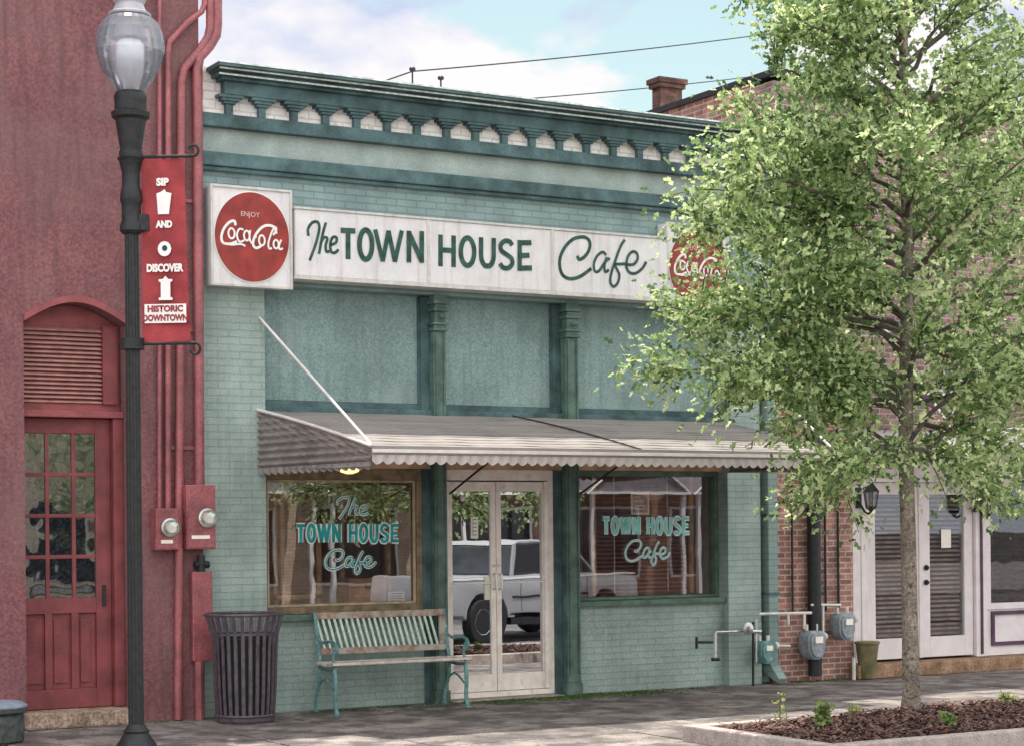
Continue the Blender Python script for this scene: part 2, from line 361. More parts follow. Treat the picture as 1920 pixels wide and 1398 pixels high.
# moss and weeds along the base of the walls
mb = MB()
for k in range(4200):
    a = random.random()
    if a < .6: cx, cy, sp = random.gauss(3.5, .6), -abs(random.gauss(.0, .20)) + .02, 1
    elif a < .68: cx, cy, sp = random.uniform(6.4, 7.4), -abs(random.gauss(0, .06)), 1
    elif a < .8: cx, cy, sp = random.uniform(1.0, 5.4), -abs(random.gauss(0, .06)), 1
    else: cx, cy, sp = random.uniform(-3.3, -.2), -abs(random.gauss(.02, .07)), 1
    h = random.uniform(.006, .020); t = random.uniform(0, 6.28); dx, dy = .012 * math.cos(t), .012 * math.sin(t)
    mb.quad((cx - dx, cy - dy, 0), (cx + dx, cy + dy, 0), (cx + dx * .2 + random.uniform(-.01, .01), cy - .008, h))
tag(mb.build('moss_and_weeds', mat('weed_green', (.09, .17, .045), .9, .5, 20)), 'low green moss and small weeds along the foot of the shop walls', 'moss', kind='stuff')

# fallen leaves and litter along the pavement
mb = MB()
for k in range(900):
    cx, cy = random.uniform(-3.4, 9), random.uniform(-4.2, -.02)
    if cy < -1.2 and random.random() < .5: continue
    if 2.3 < cx < 7 and cy < -3.7: continue
    s_ = random.uniform(.010, .028); t = random.uniform(0, 6.28); z = .004 + random.uniform(0, .004)
    mb.quad(*[(cx + s_ * math.cos(t + q) * (1, .55)[q_ % 2], cy + s_ * math.sin(t + q) * (1, .55)[q_ % 2], z + random.uniform(0, .006)) for q_, q in enumerate((0, 1.57, 3.14, 4.71))])
tag(mb.build('fallen_leaves', mat('dry_leaf_brown', (.22, .14, .09), .9, .6, 30)), 'dry brown leaves and crumbs scattered over the pavement', 'fallen leaves', kind='stuff')

# ---------------------------------------------------------------- the cafe building
UR = 6.26
cafe = empty('cafe_building', (0, 0, 0), 'one storey teal painted brick cafe with a dark corbelled cornice and two shop windows', 'building')
w = MB()
w.box(.04, .645, 0, .32, 0, 3.75)             # left pilaster
w.box(5.65, 6.06, 0, .32, 0, 3.75); w.box(6.061, UR, .14, .32, 0, 3.75)              # right pilaster
w.box(.645, 2.24, .10, .32, 0, .80)           # bulkheads
w.box(3.90, 5.65, .10, .32, 0, .84)
w.box(.04, .24, .321, 12, 0, 5.35); w.box(UR - .2, UR, .321, 12, 0, 5.35); w.box(.241, UR - .201, 11.8, 12, 0, 5.3)
w.build('wall', m_teal, cafe)
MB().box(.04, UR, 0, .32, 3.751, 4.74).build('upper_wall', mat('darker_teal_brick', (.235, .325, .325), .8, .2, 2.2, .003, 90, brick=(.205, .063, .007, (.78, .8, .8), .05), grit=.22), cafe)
MB().box(.04, UR, .02, .32, 4.86, 5.08).build('frieze', mat('pale_teal_render', (.37, .44, .42), .85, .16, 3, .003, 70, grit=.18, stain=(2.5, .5, .75, (.24, .30, .28), .6)), cafe)
MB().box(.04, UR, .01, .32, 5.196, 5.60).build('parapet_panel', m_white, cafe)
b = MB().box(.04, UR, -.075, .32, 4.74, 4.86); b.box(.04, UR, -.05, -.002, 4.700, 4.738)
b.build('lower_band', m_dark, cafe, bevel=.012)
MB().box(.04, UR, -.06, .32, 5.08, 5.196).build('upper_band', m_dark, cafe, bevel=.01)
# cornice: a solid boxed fascia with mouldings
for x0, ys, z0, z1, mm in ((.255, -.10, 5.36, 5.47, 0), (.21, -.15, 5.471, 5.495, 0), (.17, -.20, 5.496, 5.53, 0), (.15, -.26, 5.531, 5.548, 0), (.125, -.31, 5.549, 5.585, 0)):
    MB().box(x0, UR + .1, ys, .0, z0, z1).build('cornice', m_dark, cafe, bevel=.004)
for x0, ys, z0, z1 in ((.165, -.208, 5.497, 5.511), (.12, -.319, 5.574, 5.588), (.145, -.268, 5.532, 5.545)):
    MB().box(x0, UR + .11, ys, ys + .007, z0, z1).build('cornice_moulding', mat('pale_highlight_green', (.72, .78, .76), .7, .3, 20), cafe)  # pale colour puts bright highlight lines along the moulding edges
# corbels: stepped brick brackets
step = .3057
for i in range(19):
    c = .32 + i * step
    q = MB()
    q.box(c - .032, c + .032, -.045, .008, 5.198, 5.285)
    q.box(c - .055, c + .055, -.062, .008, 5.286, 5.308)
    q.box(c - .082, c + .082, -.078, .008, 5.309, 5.332)
    q.box(c - .115, c + .115, -.092, .008, 5.333, 5.359)
    q.build('corbel', m_dark, cafe, bevel=.003)
# boarded transom panels
for x0, x1 in ((.648, 2.25), (2.46, 3.68), (3.92, 5.647)):
    p = MB().box(x0, x1, .16, .19, 2.76, 3.749).build('transom_board', m_board, cafe)
    f = MB().box(x0, x1, .13, .158, 2.70, 2.755); f.box(x0, x0 + .025, .13, .158, 2.756, 3.74); f.box(x1 - .025, x1, .13, .158, 2.756, 3.74)
    f.build('frame', m_dark, p, bevel=.004)
MB().box(.648, 5.647, .05, .3, 2.60, 2.698).build('lintel', m_dark, cafe, bevel=.008)
MB().box(.648, 5.647, .09, .3, 2.16, 2.598).build('lintel_board', m_int, cafe)
# cast iron columns
def column(x0, x1):
    xa = x0 + .065; xm = (xa + x1) / 2; hw = (x1 - xa) / 2
    c = MB().box(xa + .012, x1 - .012, .0, .09, .12, 3.42)
    c.box(xa - .01, x1, -.015, .10, 0, .119)
    c.box(xa + .03, xa + .04, -.014, -.001, .2, 3.4); c.box(x1 - .04, x1 - .03, -.014, -.001, .2, 3.4)
    o = c.build('column', m_col, cafe, bevel=.005)
    MB().box(x0 - .002, x1 + .002, .101, .19, .0, 3.74).build('jamb', m_dark, o)
    k = MB()
    for z0, z1, e, d in ((3.421, 3.445, .012, .03), (3.446, 3.475, .0, .02), (3.476, 3.50, .014, .035), (3.501, 3.60, -.008, .02), (3.601, 3.63, .012, .04), (3.631, 3.665, -.005, .03), (3.666, 3.70, .018, .05), (3.701, 3.748, .0, .03)):
        k.box(xa + .012 - e, x1 - .012 + e, -d, .09, z0, z1)
    k.tube([(xm - hw * .35, -.05, 3.55), (xm + hw * .35, -.05, 3.55)], .022, 10)
    k.build('capital', m_col, o, bevel=.004)
column(2.24, 2.455); column(3.665, 3.90)

def frame_mb(x0, x1, z0, z1, y0, y1, t, tb=None, tt=None):
    tb = tb or t; tt = tt or t
    f = MB().box(x0, x0 + t, y0, y1, z0, z1); f.box(x1 - t, x1, y0, y1, z0, z1)
    f.box(x0 + t, x1 - t, y0, y1, z0, z0 + tb); f.box(x0 + t, x1 - t, y0, y1, z1 - tt, z1); return f

def th_lettering(parent, box_the, box_town, box_cafe, Y, fill, edge=.010, w=.030):
    xf = lambda a, b: at(a, b, Y)
    k0 = 0
    ou = Ink(Y, xf); ou.glyphs('TOWN HOUSE', *box_town, w + edge * 2, .25)
    fi = Ink(Y - .006, xf); fi.glyphs('TOWN HOUSE', *box_town, w, .25)
    def fit(strokes, src, dst):
        sx0, sx1, sy0, sy1 = src; dx0, dx1, dy0, dy1 = dst
        return [(k, [(dx0 + (x - sx0) / (sx1 - sx0) * (dx1 - dx0), dy0 + (y - sy0) / (sy1 - sy0) * (dy1 - dy0)) for x, y in p]) for k, p in strokes]
    for k, p in fit(CAFE, (395, 1690, 200, 940), box_cafe): ou.stroke(k, p, w * .45 + edge * 1.3); fi.stroke(k, p, w * .45)
    if box_the:
        for k, p in fit(THE, (130, 550, 200, 730), box_the): ou.stroke(k, p, w * .4 + edge * 1.4); fi.stroke(k, p, w * .35)
    ou.m.build('lettering_outline', mat('bright_white_paint', (.97, .97, .97), .5, .02, 9), parent); fi.m.build('lettering', fill, parent)

# left shop window
GY = .17
sw = MB().box(.665, 2.225, GY - .002, GY + .004, .93, 2.10).build('shop_window', m_gl, cafe)
tag(sw, 'left shop window in a brown wooden frame')
frame_mb(.648, 2.24, .862, 2.158, .11, .24, .055, .06, .10).build('frame', m_wood, sw, bevel=.006)
frame_mb(.705, 2.183, .924, 2.055, .135, .16, .022).build('inner_frame', mat('olive_tan_wood', (.42, .34, .23), .6, .25, 9), sw, bevel=.004)
MB().box(.648, 2.24, .02, .30, .802, .860).build('sill', m_grn, sw, bevel=.008)
th_lettering(sw, (632, 690, 932, 972), (556, 747, 981, 1016), (610, 704, 1030, 1074), GY - .010, m_tpaint)
# right shop window
sw2 = MB().box(3.93, 5.63, GY + .05, GY + .056, .93, 2.14).build('shop_window', glassmat('right_window_glass', .17, (.97, .95, .93), .005, .0003), cafe)
tag(sw2, 'right shop window with dark red blinds behind it')
frame_mb(3.90, 5.647, .895, 2.158, .16, .28, .035, .03, .05).build('frame', m_grn, sw2, bevel=.005)
MB().box(3.90, 5.647, .03, .30, .842, .893).build('sill', m_grn, sw2, bevel=.008)
th_lettering(sw2, None, (1130, 1292, 968, 1001), (1172, 1255, 1012, 1058), GY + .04, m_tpale, .009, .028)

# double door
dr = frame_mb(2.458, 3.662, .02, 2.158, .12, .20, .055, .05, .10).build('door_frame', m_alu, cafe, bevel=.004)
MB().box(3.555, 3.60, .105, .119, .08, 2.05).build('frame_moulding', m_alu, dr, bevel=.003)
def leaf(x0, x1, hinge_left, ang, label):
    W_ = x1 - x0; hx = x0 if hinge_left else x1
    f = frame_mb(0, W_, 0, 1.97, 0, .045, .052, .16, .09)
    off = 0 if hinge_left else -W_
    f.v = [(x + off, y, z) for x, y, z in f.v]
    o = f.build('door', m_alu, cafe, bevel=.004); o.location = (hx, .135, .075); o.rotation_euler = (0, 0, ang); tag(o, label)
    MB().box(off + .053, off + W_ - .053, .018, .024, .161, 1.879).build('pane', m_gld, o)
    b = MB().tube([(off + .055, -.012, 1.02), (off + W_ - .055, -.012, 1.02)], .011, 8); b.tube([(off + .06, -.012, 1.02), (off + .06, .01, 1.02)], .009); b.tube([(off + W_ - .06, -.012, 1.02), (off + W_ - .06, .01, 1.02)], .009)
    b.build('push_bar', m_wht, o, smooth=True)
    lx = off + (W_ - .027 if hinge_left else .027)
    h = MB().tube([(lx, .0, 1.10), (lx, -.045, 1.10), (lx, -.05, .96), (lx, .0, .96)], .009, 8); h.lathe([(.016, -.012), (.016, .012)], (lx, -.006, 1.18), 12)
    h.build('handle', m_chrome, o, smooth=True)
    return o
d1 = leaf(2.516, 3.035, True, R(.45), 'left glass leaf of the double door')
d2 = leaf(3.04, 3.602, False, R(.15), 'right glass leaf of the double door')
q = MB().box(.26, .335, .010, .016, 1.44, 1.64).build('notice', m_paper, d1)
comb = [(.275, 1.464), (.275, 1.62)]
for k in range(5): z_ = 1.62 - k * .036; comb += [(.318, z_), (.318, z_ - .006), (.277, z_ - .006), (.277, z_ - .036)]
b = MB().prism(comb[:-1], 1, .006, .009)
b.build('print', m_ink, q)
MB().box(.40, .455, .010, .016, .86, 1.08).build('card', mat('pale_green_card', (.78, .8, .66), .7, .1), d1)
MB().box(2.46, 3.66, -.06, .118, .0, .018).build('threshold', m_kerb, cafe, bevel=.006)
# roof and rooms behind the glass
MB().box(.241, UR - .201, .321, 11.79, 5.0, 5.12).build('roof', m_roof, cafe)
b = MB().box(.3, 6.0, 3.2, 3.3, .0, 2.58); b.box(.3, .36, .33, 3.19, 0, 2.58); b.box(5.95, 6.0, .33, 3.19, 0, 2.58)
b.build('interior_wall', m_int, cafe)
MB().box(.36, 5.95, .33, 3.19, .0, .03).build('interior_floor', m_walk, cafe)
MB().box(.36, 5.95, .33, 3.19, 2.5, 2.56).build('interior_ceiling', m_intl, cafe)
b = MB()
for x in (.95, 1.02, 1.62, 2.1): b.box(x, x + .035, .55, .60, .031, 2.49)
b.box(.95, 1.40, .50, .60, .98, 1.02); b.box(1.35, 1.40, .5, .55, .031, 1.5)
b.build('interior_partition', m_intl, cafe)

# items behind the windows
o = MB().box(1.60, 1.98, .34, .62, .90, 1.16).build('cardboard_box', m_card); tag(o, 'brown cardboard box standing inside the left cafe window', 'box')
MB().box(1.76, 1.82, .334, .339, 1.06, 1.10).build('tape', mat('dark_tape', (.06, .04, .03), .5), o)
MB().box(1.55, 2.20, .30, .66, .84, .898).build('interior_shelf', m_int, cafe)
o = MB().box(1.98, 2.15, .30, .306, .92, 1.03).build('paper_notice', m_paper); tag(o, 'white sheet of paper in the lower right corner of the left cafe window', 'notice')
b = MB()
for k in range(4): b.box(1.995, 2.13 - .02 * (k % 2), .296, .298, 1.008 - k * .022, 1.014 - k * .022)
b.build('print', m_ink, o)
bl = empty('venetian_blind', (4.9, .5, 1.2), 'dark red venetian blind hanging inside the right cafe window', 'blind')
b = MB()
for k in range(30): b.prism([(.50 - .5 + 0, -.25 + k * .043), (.025, -.238 + k * .043), (.025, -.234 + k * .043), (0, -.246 + k * .043)], 0, -.55, .62)
b.build('slats', m_blind, bl)
for x in (-.57, .62): MB().box(x, x + .045, -.03, .0, -.27, 1.1).build('drape_frame', m_intl, bl)
b = MB()
for x in (-.3, .35): b.box(x, x + .008, -.012, -.004, -.25, 1.08)
b.build('cord', m_paper, bl)
ps = MB().box(4.64, 4.86, .245, .25, 1.73, 1.95).build('picture_poster', mat('poster_grey_pink', (.42, .34, .36), .6, .6, 12)); tag(ps, 'small grey and pink picture poster above the lettering of the right cafe window', 'poster')
frame_mb(4.64, 4.86, 1.73, 1.95, .238, .244, .02).build('border', m_paper, ps)
b = MB()
for x0, x1, z in ((4.68, 4.75, 1.90), (4.68, 4.78, 1.86), (4.7, 4.82, 1.81), (4.68, 4.8, 1.78)): b.box(x0, x1, .236, .24, z, z + .012)
b.build('print', m_paper, ps)
dp = MB()
for k in range(9): dp.box(4.0 + k * .02, 4.012 + k * .02, .42 + .012 * (k % 2), .45 + .012 * (k % 2), .9, 2.4)
tag(dp.build('curtain', mat('rust_curtain', (.28, .12, .08), .9, .3, 12)), 'narrow rust brown curtain at the left edge of the right cafe window', 'curtain')

# ---------------------------------------------------------------- awning
AD = 1.78
AX0, AX1 = .575, 5.66
AW0, AW1 = at(697, 850, -AD)[0], at(1572, 850, -AD)[0]       # front corners: the ends splay a little
def ax0(t): return AX0 + (AW0 - AX0) * t
def ax1(t): return AX1 + (AW1 - AX1) * t
aw = empty('metal_awning', (0, 0, 0), 'grey metal awning with scalloped edge over the cafe door and windows', 'awning')
def az(t): return 2.65 - .32 * t - .065 * t ** 2.0
n = 15; v = []; f = []
for i in range(n):
    for t, dz in ((i / n, -.002), ((i + 1) / n, .0025)):
        for q in range(41):
            x = ax0(t) + (ax1(t) - ax0(t)) * q / 40; w_ = .004 * math.sin(q * 1.7 + i * .9) * math.sin(q * .6)
            v += [(x, -AD * t, az(t) + dz + w_), (x, -AD * t, az(t) + dz - .016 + w_)]
M_ = 2 * n
for r in range(M_ - 1):
    for q in range(40):
        a = (r * 41 + q) * 2; b_ = a + 82; f += [(a, a + 2, b_ + 2, b_), (a + 1, b_ + 1, b_ + 3, a + 3)]
    a = r * 82; f.append((a, a + 82, a + 83, a + 1)); a += 80; f.append((a, a + 1, a + 83, a + 82))
MB().add(v, f).build('canopy', m_awn, aw)
zf = az(1)
b = MB().box(AW0 - .01, AW1 + .01, -AD - .03, -AD + .002, zf - .06, zf + .012)
b.build('gutter', m_awn, aw, bevel=.006)
MB().box(AW0 - .012, AW1 + .012, -AD - .045, -AD - .031, zf - .045, zf - .018).build('white_strip', m_awnw, aw, bevel=.003)
def valance(p0, p1, ztop, zb, n, amp):
    v = []; f = []; p0 = Vector(p0); p1 = Vector(p1); L_ = (p1 - p0).length; nrm = Vector((p1.y - p0.y, -(p1.x - p0.x))).normalized()
    N_ = n * 8
    for i in range(N_ + 1):
        t = i / N_; p = p0.lerp(p1, t); c = abs(math.sin(math.pi * n * t)); z = zb + amp * (1 - c); off = .006 * math.cos(2 * math.pi * n * t)
        for dz, dd in ((0, 0), (1, 0)):
            v.append((p.x + nrm.x * off, p.y + nrm.y * off, ztop if dz else z))
        for dz in (0, 1): v.append((p.x + nrm.x * off - nrm.x * .004, p.y + nrm.y * off - nrm.y * .004, ztop if dz else z))
    for i in range(N_):
        a = i * 4; c = a + 4
        f += [(a, a + 1, c + 1, c), (a + 2, c + 2, c + 3, a + 3), (a, c, c + 2, a + 2), (a + 1, a + 3, c + 3, c + 1)]
    return MB().add(v, f)
valance((AW0 - .01, -AD - .022), (AW1 + .01, -AD - .022), zf - .061, zf - .140, 50, .028).build('valance', mat('valance_metal', (.52, .47, .46), .5, .12, 6, spec=.4), aw)
def end_panel(fx, sgn):
    v = []; f = []; rows = 60; cols = 12
    for j in range(cols + 1):
        t = j / cols; y = -.002 - (AD - .004) * t; zt = az(t) - .02; zb = 2.145 - .045 * t
        for i in range(rows + 1):
            z = zb + (zt - zb) * i / rows; v.append((fx(t) + sgn * (.015 * math.sin(2 * math.pi * (z - 2.1) / .062)), y, z))
    for j in range(cols):
        for i in range(rows):
            a = j * (rows + 1) + i; f.append((a, a + 1, a + rows + 2, a + rows + 1))
    MB().add(v, f).build('end_panel', m_awn, aw)
end_panel(ax0, -1); end_panel(ax1, 1)
valance((AX0, -.01), (AW0, -AD), 2.150, 2.085, 16, .022).build('end_valance', m_awn, aw)
MB().tube([(ax0(t) - .005, -AD * t, az(t) + .01) for t in (0, .25, .5, .75, 1)], .014, 6).build('edge_trim', m_awnw, aw)
MB().tube([(3.15 + .25 * j / 20, -AD * j / 20, az(j / 20) + .012) for j in range(21)], .007, 5).build('wire_shadow_strip', m_black, aw)  # dark tube put in for an overhead cable's shadow across the canopy
MB().tube([(AX0 + .02, -.005, 3.46), (AW0 + .01, -AD + .03, zf + .02)], .012, 8).build('hanger_rod', m_awnw, aw, smooth=True)
MB().tube([(AX1 - .02, -.005, 3.46), (AW1 - .01, -AD + .03, zf + .02)], .012, 8).build('hanger_rod', m_awnw, aw, smooth=True)
for x in (2.46, 3.88):
    MB().tube([(x, -.02, 1.93), (x + .05, -1.1, 2.36)], .010, 6).build('brace', m_black, aw)
# lamp under the awning
cl = empty('ceiling_lamp', (at(655, 882, -.6)[0], -.6, at(655, 882, -.6)[1] + .03), 'small lit amber glass lamp under the awning above the left window', 'lamp')
MB().lathe([(.03, .05), (.085, .04), (.105, .0), (.075, -.04), (.03, -.055), (.005, -.057)], (0, 0, 0), 16).build('shade', emit('lit_amber_glass', (1, .72, .32), 1.1), cl, smooth=True)
MB().tube([(0, 0, .06), (0, 0, .36)], .012, 8).build('stem', m_black, cl)

# ---------------------------------------------------------------- fascia sign
SY = -.2
def sgn_pt(px, py): return at(px, py, SY)
sign = empty('fascia_sign', (0, 0, 0), 'long white box sign with green cafe lettering across the front', 'sign')
x_, z0s, z1s = .86, 3.805, 4.40
seams = [.855, 2.165, 3.482, 4.80]
for i in range(3):
    MB().box(seams[i] + .004, seams[i + 1] - .004, SY, -.004, z0s + .02, z1s).build('sign_panel', m_sign, sign, bevel=.006)
b = MB().box(.85, 4.80, SY - .012, -.004, z0s - .015, z0s + .018); b.box(.85, 4.80, SY - .012, -.004, z1s + .001, z1s + .02)
for x in seams[1:3]: b.box(x - .014, x + .014, SY - .010, SY - .001, z0s + .019, z1s)
b.build('sign_frame', m_signe, sign)
k = Ink(SY - .003, lambda a, b: sgn_pt(560 + a / 7.385, 390 + b / 7.385))
for kd, p in THE: k.stroke(kd, p, .026)
xfk = k.xf
def gbox(c, x0, x1, y0, y1, w, skew):
    k.xf = lambda a, b: xfk(x0 + a * (x1 - x0), y0 + b * (y1 - y0) + skew * a)
    for kd, p in GL[c]: k.stroke(kd, p, w * 1.18)
    k.xf = xfk
gbox('T', 580, 782, 268, 705, .040, 10); gbox('O', 812, 1040, 275, 735, .040, 10); gbox('W', 1040, 1440, 300, 745, .036, 16); gbox('N', 1488, 1732, 318, 755, .040, 8)
k.m.build('lettering', m_ink, sign)
k = Ink(SY - .003, lambda a, b: sgn_pt(800 + a / 8, 400 + b / 8)); xfk = k.xf
gbox('H', 168, 440, 320, 795, .040, 18); gbox('O', 478, 742, 340, 808, .040, 10); gbox('U', 780, 1035, 362, 808, .040, 14); gbox('S', 1068, 1315, 385, 845, .038, 8); gbox('E', 1355, 1578, 405, 868, .040, -4)
k.m.build('lettering', m_ink, sign)
k = Ink(SY - .003, lambda a, b: sgn_pt(1000 + a / 8, 420 + b / 8))
for i, (kd, p) in enumerate(CAFE): k.stroke(kd, p, .034 if i == 0 else .028)
k.m.build('lettering', m_ink, sign)
def round_sign(x0, x1, z0, z1, label, full):
    s_ = empty('soft_drink_sign', ((x0 + x1) / 2, 0, z0), label, 'sign')
    hx = (x1 - x0) / 2; H = z1 - z0; cz = H / 2
    MB().box(-hx, hx, -.16, -.004, 0, H).build('sign_box', m_sign, s_, bevel=.012)
    b = frame_mb(-hx - .008, hx + .008, -.008, H + .008, -.175, -.15, .022); b.build('sign_frame', m_signe, s_, bevel=.003)
    rx = hx * .925; rz = H * .452
    pts = [(rx * math.cos(2 * math.pi * k / 64), cz - .0 + rz * math.sin(2 * math.pi * k / 64)) for k in range(64)]
    MB().prism([(p[0] * 1.03, cz + (p[1] - cz) * 1.03) for p in pts], 1, -.170, -.162).build('disc_rim', m_wht, s_)
    MB().prism(pts, 1, -.178, -.171).build('disc', m_cred, s_)
    kx = 2 * rx / 910; kz = 2 * rz / 1100
    i_ = Ink(-.180, lambda a, b: ((a - 592) * kx, cz - (b - 700) * kz))
    for j, (kd, p) in enumerate(COLA): i_.stroke(kd, p, .023 if j in (0, 5) else .017)
    i_.m.build('lettering', m_wht, s_)
    font_text('ENJOY', .06, (-.02, -.180, cz + (700 - 425) * kz), mat('pink_lettering', (.75, .5, .48), .5), parent=s_)
    return s_
round_sign(.095, .835, 3.705, 4.555, 'square white sign with a red soft drink disc at the left end of the fascia', True)
round_sign(4.815, 5.56, 3.72, 4.57, 'square white sign with a red soft drink disc half hidden by the tree', True)

# roof top insulators and wires
for x, h, lab in ((2.28, .2, 'taller insulator peg standing on the cornice'), (2.58, .15, 'shorter insulator peg standing on the cornice')):
    t = empty('wire_insulator', (x, .3, 5.68), lab, 'insulator')
    MB().tube([(0, 0, 0), (0, 0, h)], .008, 6).build('rod', m_black, t); MB().lathe([(.012, 0), (.03, .01), (.03, .03), (.012, .045)], (0, 0, h - .02), 10).build('cap', m_black, t)
def wire(p, q, sag, lab):
    pts = []
    for i in range(25):
        t = i / 24; a = Vector(p).lerp(Vector(q), t); a.z -= sag * 4 * t * (1 - t); pts.append(a)
    tag(MB().tube(pts, .007, 5).build('overhead_wire', m_black), lab, 'wire', 'overhead wires')
def at3(px, py, Y): u, z = at(px, py, Y); return (u, Y, z)
wire((2.28, .3, 5.86), at3(1600, 40, 6), .05, 'upper overhead wire running from the insulator peg to the right')
wire(at3(905, 192, 3), at3(1600, 118, 9), .05, 'lower overhead wire behind the cornice')
wire((.9, 6, 5.75), (2.28, .3, 5.86), .05, 'short overhead wire reaching the insulator peg from behind')

# downspout on the right pilaster
t = empty('downspout', (6.11, 0, 0), 'square teal painted downspout on the right pilaster of the cafe', 'downspout')
MB().box(.005, .125, -.06, .10, .42, 3.745).build('pipe', m_teal2, t, bevel=.012)
for z in (.9, 1.7, 2.9, 3.6): MB().box(-.005, .135, -.07, .11, z, z + .03).build('strap', m_dark, t)
b = MB().prism([(-.06, .419), (.08, .419), (.08, .12), (-.16, .02), (-.20, .06), (-.06, .2)], 0, .01, .12); b.build('shoe', m_teal2, t, bevel=.008)

# ---------------------------------------------------------------- red building on the left
red = empty('red_building', (0, 0, 0), 'tall red painted building with an arched doorway beside the cafe', 'building')
RX1 = .035
DX0, DX1, DZ1, AZ = -1.50, -.63, 3.20, .30
arc = [(DX0 + (DX1 - DX0) * k / 16, 3.33 + .17 * math.sin(math.pi * k / 16)) for k in range(17)]
w = MB()
poly = [(-7, 0), (DX0, 0)] + arc + [(DX1, 0), (RX1, 0), (RX1, 9), (-7, 9)]
# wall as strips so the opening is real
w.box(-7, DX0, -.06, .30, 0, 9); w.box(DX1, RX1, -.06, .30, 0, 9)
for k in range(16):
    (xa, za), (xb, zb) = arc[k], arc[k + 1]
    w.prism([(xa, za), (xb, zb), (xb, 9), (xa, 9)], 1, -.06, .30)
w.box(-7, RX1, .301, 12, 0, 8.9)
w.build('wall', m_red, red)
b = MB()
for k in range(16):
    (xa, za), (xb, zb) = arc[k], arc[k + 1]
    b.prism([(xa, za - .0), (xb, zb - .0), (xb, zb + .055), (xa, za + .055)], 1, -.095, -.061)
b.build('arch_moulding', m_redt, red)
lv = frame_mb(DX0 + .002, DX1 - .002, 2.62, 3.34, .12, .2, .03, .06, .02); 
for k in range(16):
    (xa, za), (xb, zb) = arc[k], arc[k + 1]
    lv.prism([(xa, 3.3), (xb, 3.3), (xb, zb - .004), (xa, za - .004)], 1, .13, .2)
lo_ = lv.build('louvre_frame', m_redt, red)
b = MB()
for k in range(17):
    z = 2.69 + k * .037; b.prism([(.10, z), (.105, z - .006), (.16, z + .022), (.155, z + .030)], 0, DX0 + .035, DX1 - .16)
b.build('louvre', mat('louvre_paint', (.52, .27, .25), .7, .2, 9), lo_)
MB().box(DX1 - .158, DX1 - .033, .08, .19, 2.68, 3.33).build('jamb_board', m_redd, lo_)
MB().box(DX0, DX1, .02, .2, 2.56, 2.615).build('transom_bar', m_redt, red, bevel=.008)
dd = MB()
DL, DR, DB, DT = DX0 + .005, DX1 - .09, .14, 2.555
dd.box(DR - .13, DR, .12, .17, DB, DT); dd.box(DL, DR - .13, .12, .17, 2.43, DT); dd.box(DL, DR - .13, .12, .17, .93, 1.06); dd.box(DL, DR - .13, .12, .17, DB, .30)
cols = [DL + .0, DL + .235, DL + .46, DR - .13]
for c in cols[1:3]: dd.box(c - .016, c + .016, .125, .165, 1.06, 2.43)
for k in (1, 2, 3): dd.box(DL, DR - .13, .127, .163, 1.06 + k * .3425 - .016, 1.06 + k * .3425 + .016)
for c in cols[1:3]: dd.box(c - .03, c + .03, .12, .17, .30, .93)
dd.box(DL, DR - .13, .15, .16, .30, .93)
for a, c in zip(cols[:-1], cols[1:]): dd.box(a + .05, c - .05, .138, .149, .35, .88)
door = dd.build('door', m_redd, red, bevel=.004)
MB().box(DL + .002, DR - .131, .141, .147, 1.062, 2.428).build('pane', m_glr, door)
MB().box(DL + .002, DR - .131, .22, .23, 1.0, 2.5).build('curtain', m_curt, door)
MB().box(DR + .002, DX1 - .001, .04, .2, .14, 2.555).build('door_jamb', m_redd, red, bevel=.006)
b = MB().box(DR - .075, DR - .05, .10, .119, .98, 1.16); b.lathe([(.012, 0), (.03, .02), (.03, .04), (.01, .055)], (0, 0, 0), 12)
b.v = [(x, y, z) for x, y, z in b.v]
MB().box(DR - .08, DR - .05, .105, .119, .98, 1.16).build('handle', m_black, door, bevel=.003)
MB().box(DX0 - .03, DX1 + .03, -.16, .2, 0, .135).build('step', mat('worn_step', (.30, .22, .17), .9, .4, 7, .008, 30, grit=.4), red, bevel=.02)

# conduits and meters on the red wall
def conduit(pts, r, lab, m=m_redp):
    P = [Vector(p) for p in pts]
    t = MB().tube(P, r, 10).build('conduit_pipe', m, smooth=True); tag(t, lab, 'pipe', 'pipes on the red wall'); return t
def up(px, py, Y): u, z = at(px, py, Y); return (u, Y, z)
YC = -.10
x1u = at(318, 600, YC)[0]; x2u = at(341, 600, YC)[0]; x3u = at(368, 600, YC)[0]
def path(*q): return [up(a, b, YC) for a, b in q]
conduit(path((315, 955), (315, 95), (318, 78), (352, 42), (378, 22), (384, 8), (384, -90)), .026, 'thin red conduit left of the others, bent near its top')
conduit(path((334, 1348), (340, 155), (346, 128), (372, 98), (390, 70), (394, 50), (394, -90)), .036, 'middle red conduit running from the pavement past the small meter')
conduit(path((374, 910), (370, 128), (374, 108), (392, 88), (405, 66), (407, 46), (407, -90)), .044, 'thick red service pipe nearest the teal wall')
conduit(path((299, 955), (299, -90)), .018, 'thinnest red cable pipe on the left of the pipe bundle')
for zz in (2.3, 3.3, 4.4):
    tag(MB().box(x1u - .05, x3u + .06, -.078, -.0605, zz, zz + .03).build('pipe_bracket', m_redp), {2.3: 'lowest', 3.3: 'middle', 4.4: 'highest'}[zz] + ' flat red bracket strap holding the pipe bundle to the red wall', 'bracket', 'pipe brackets')
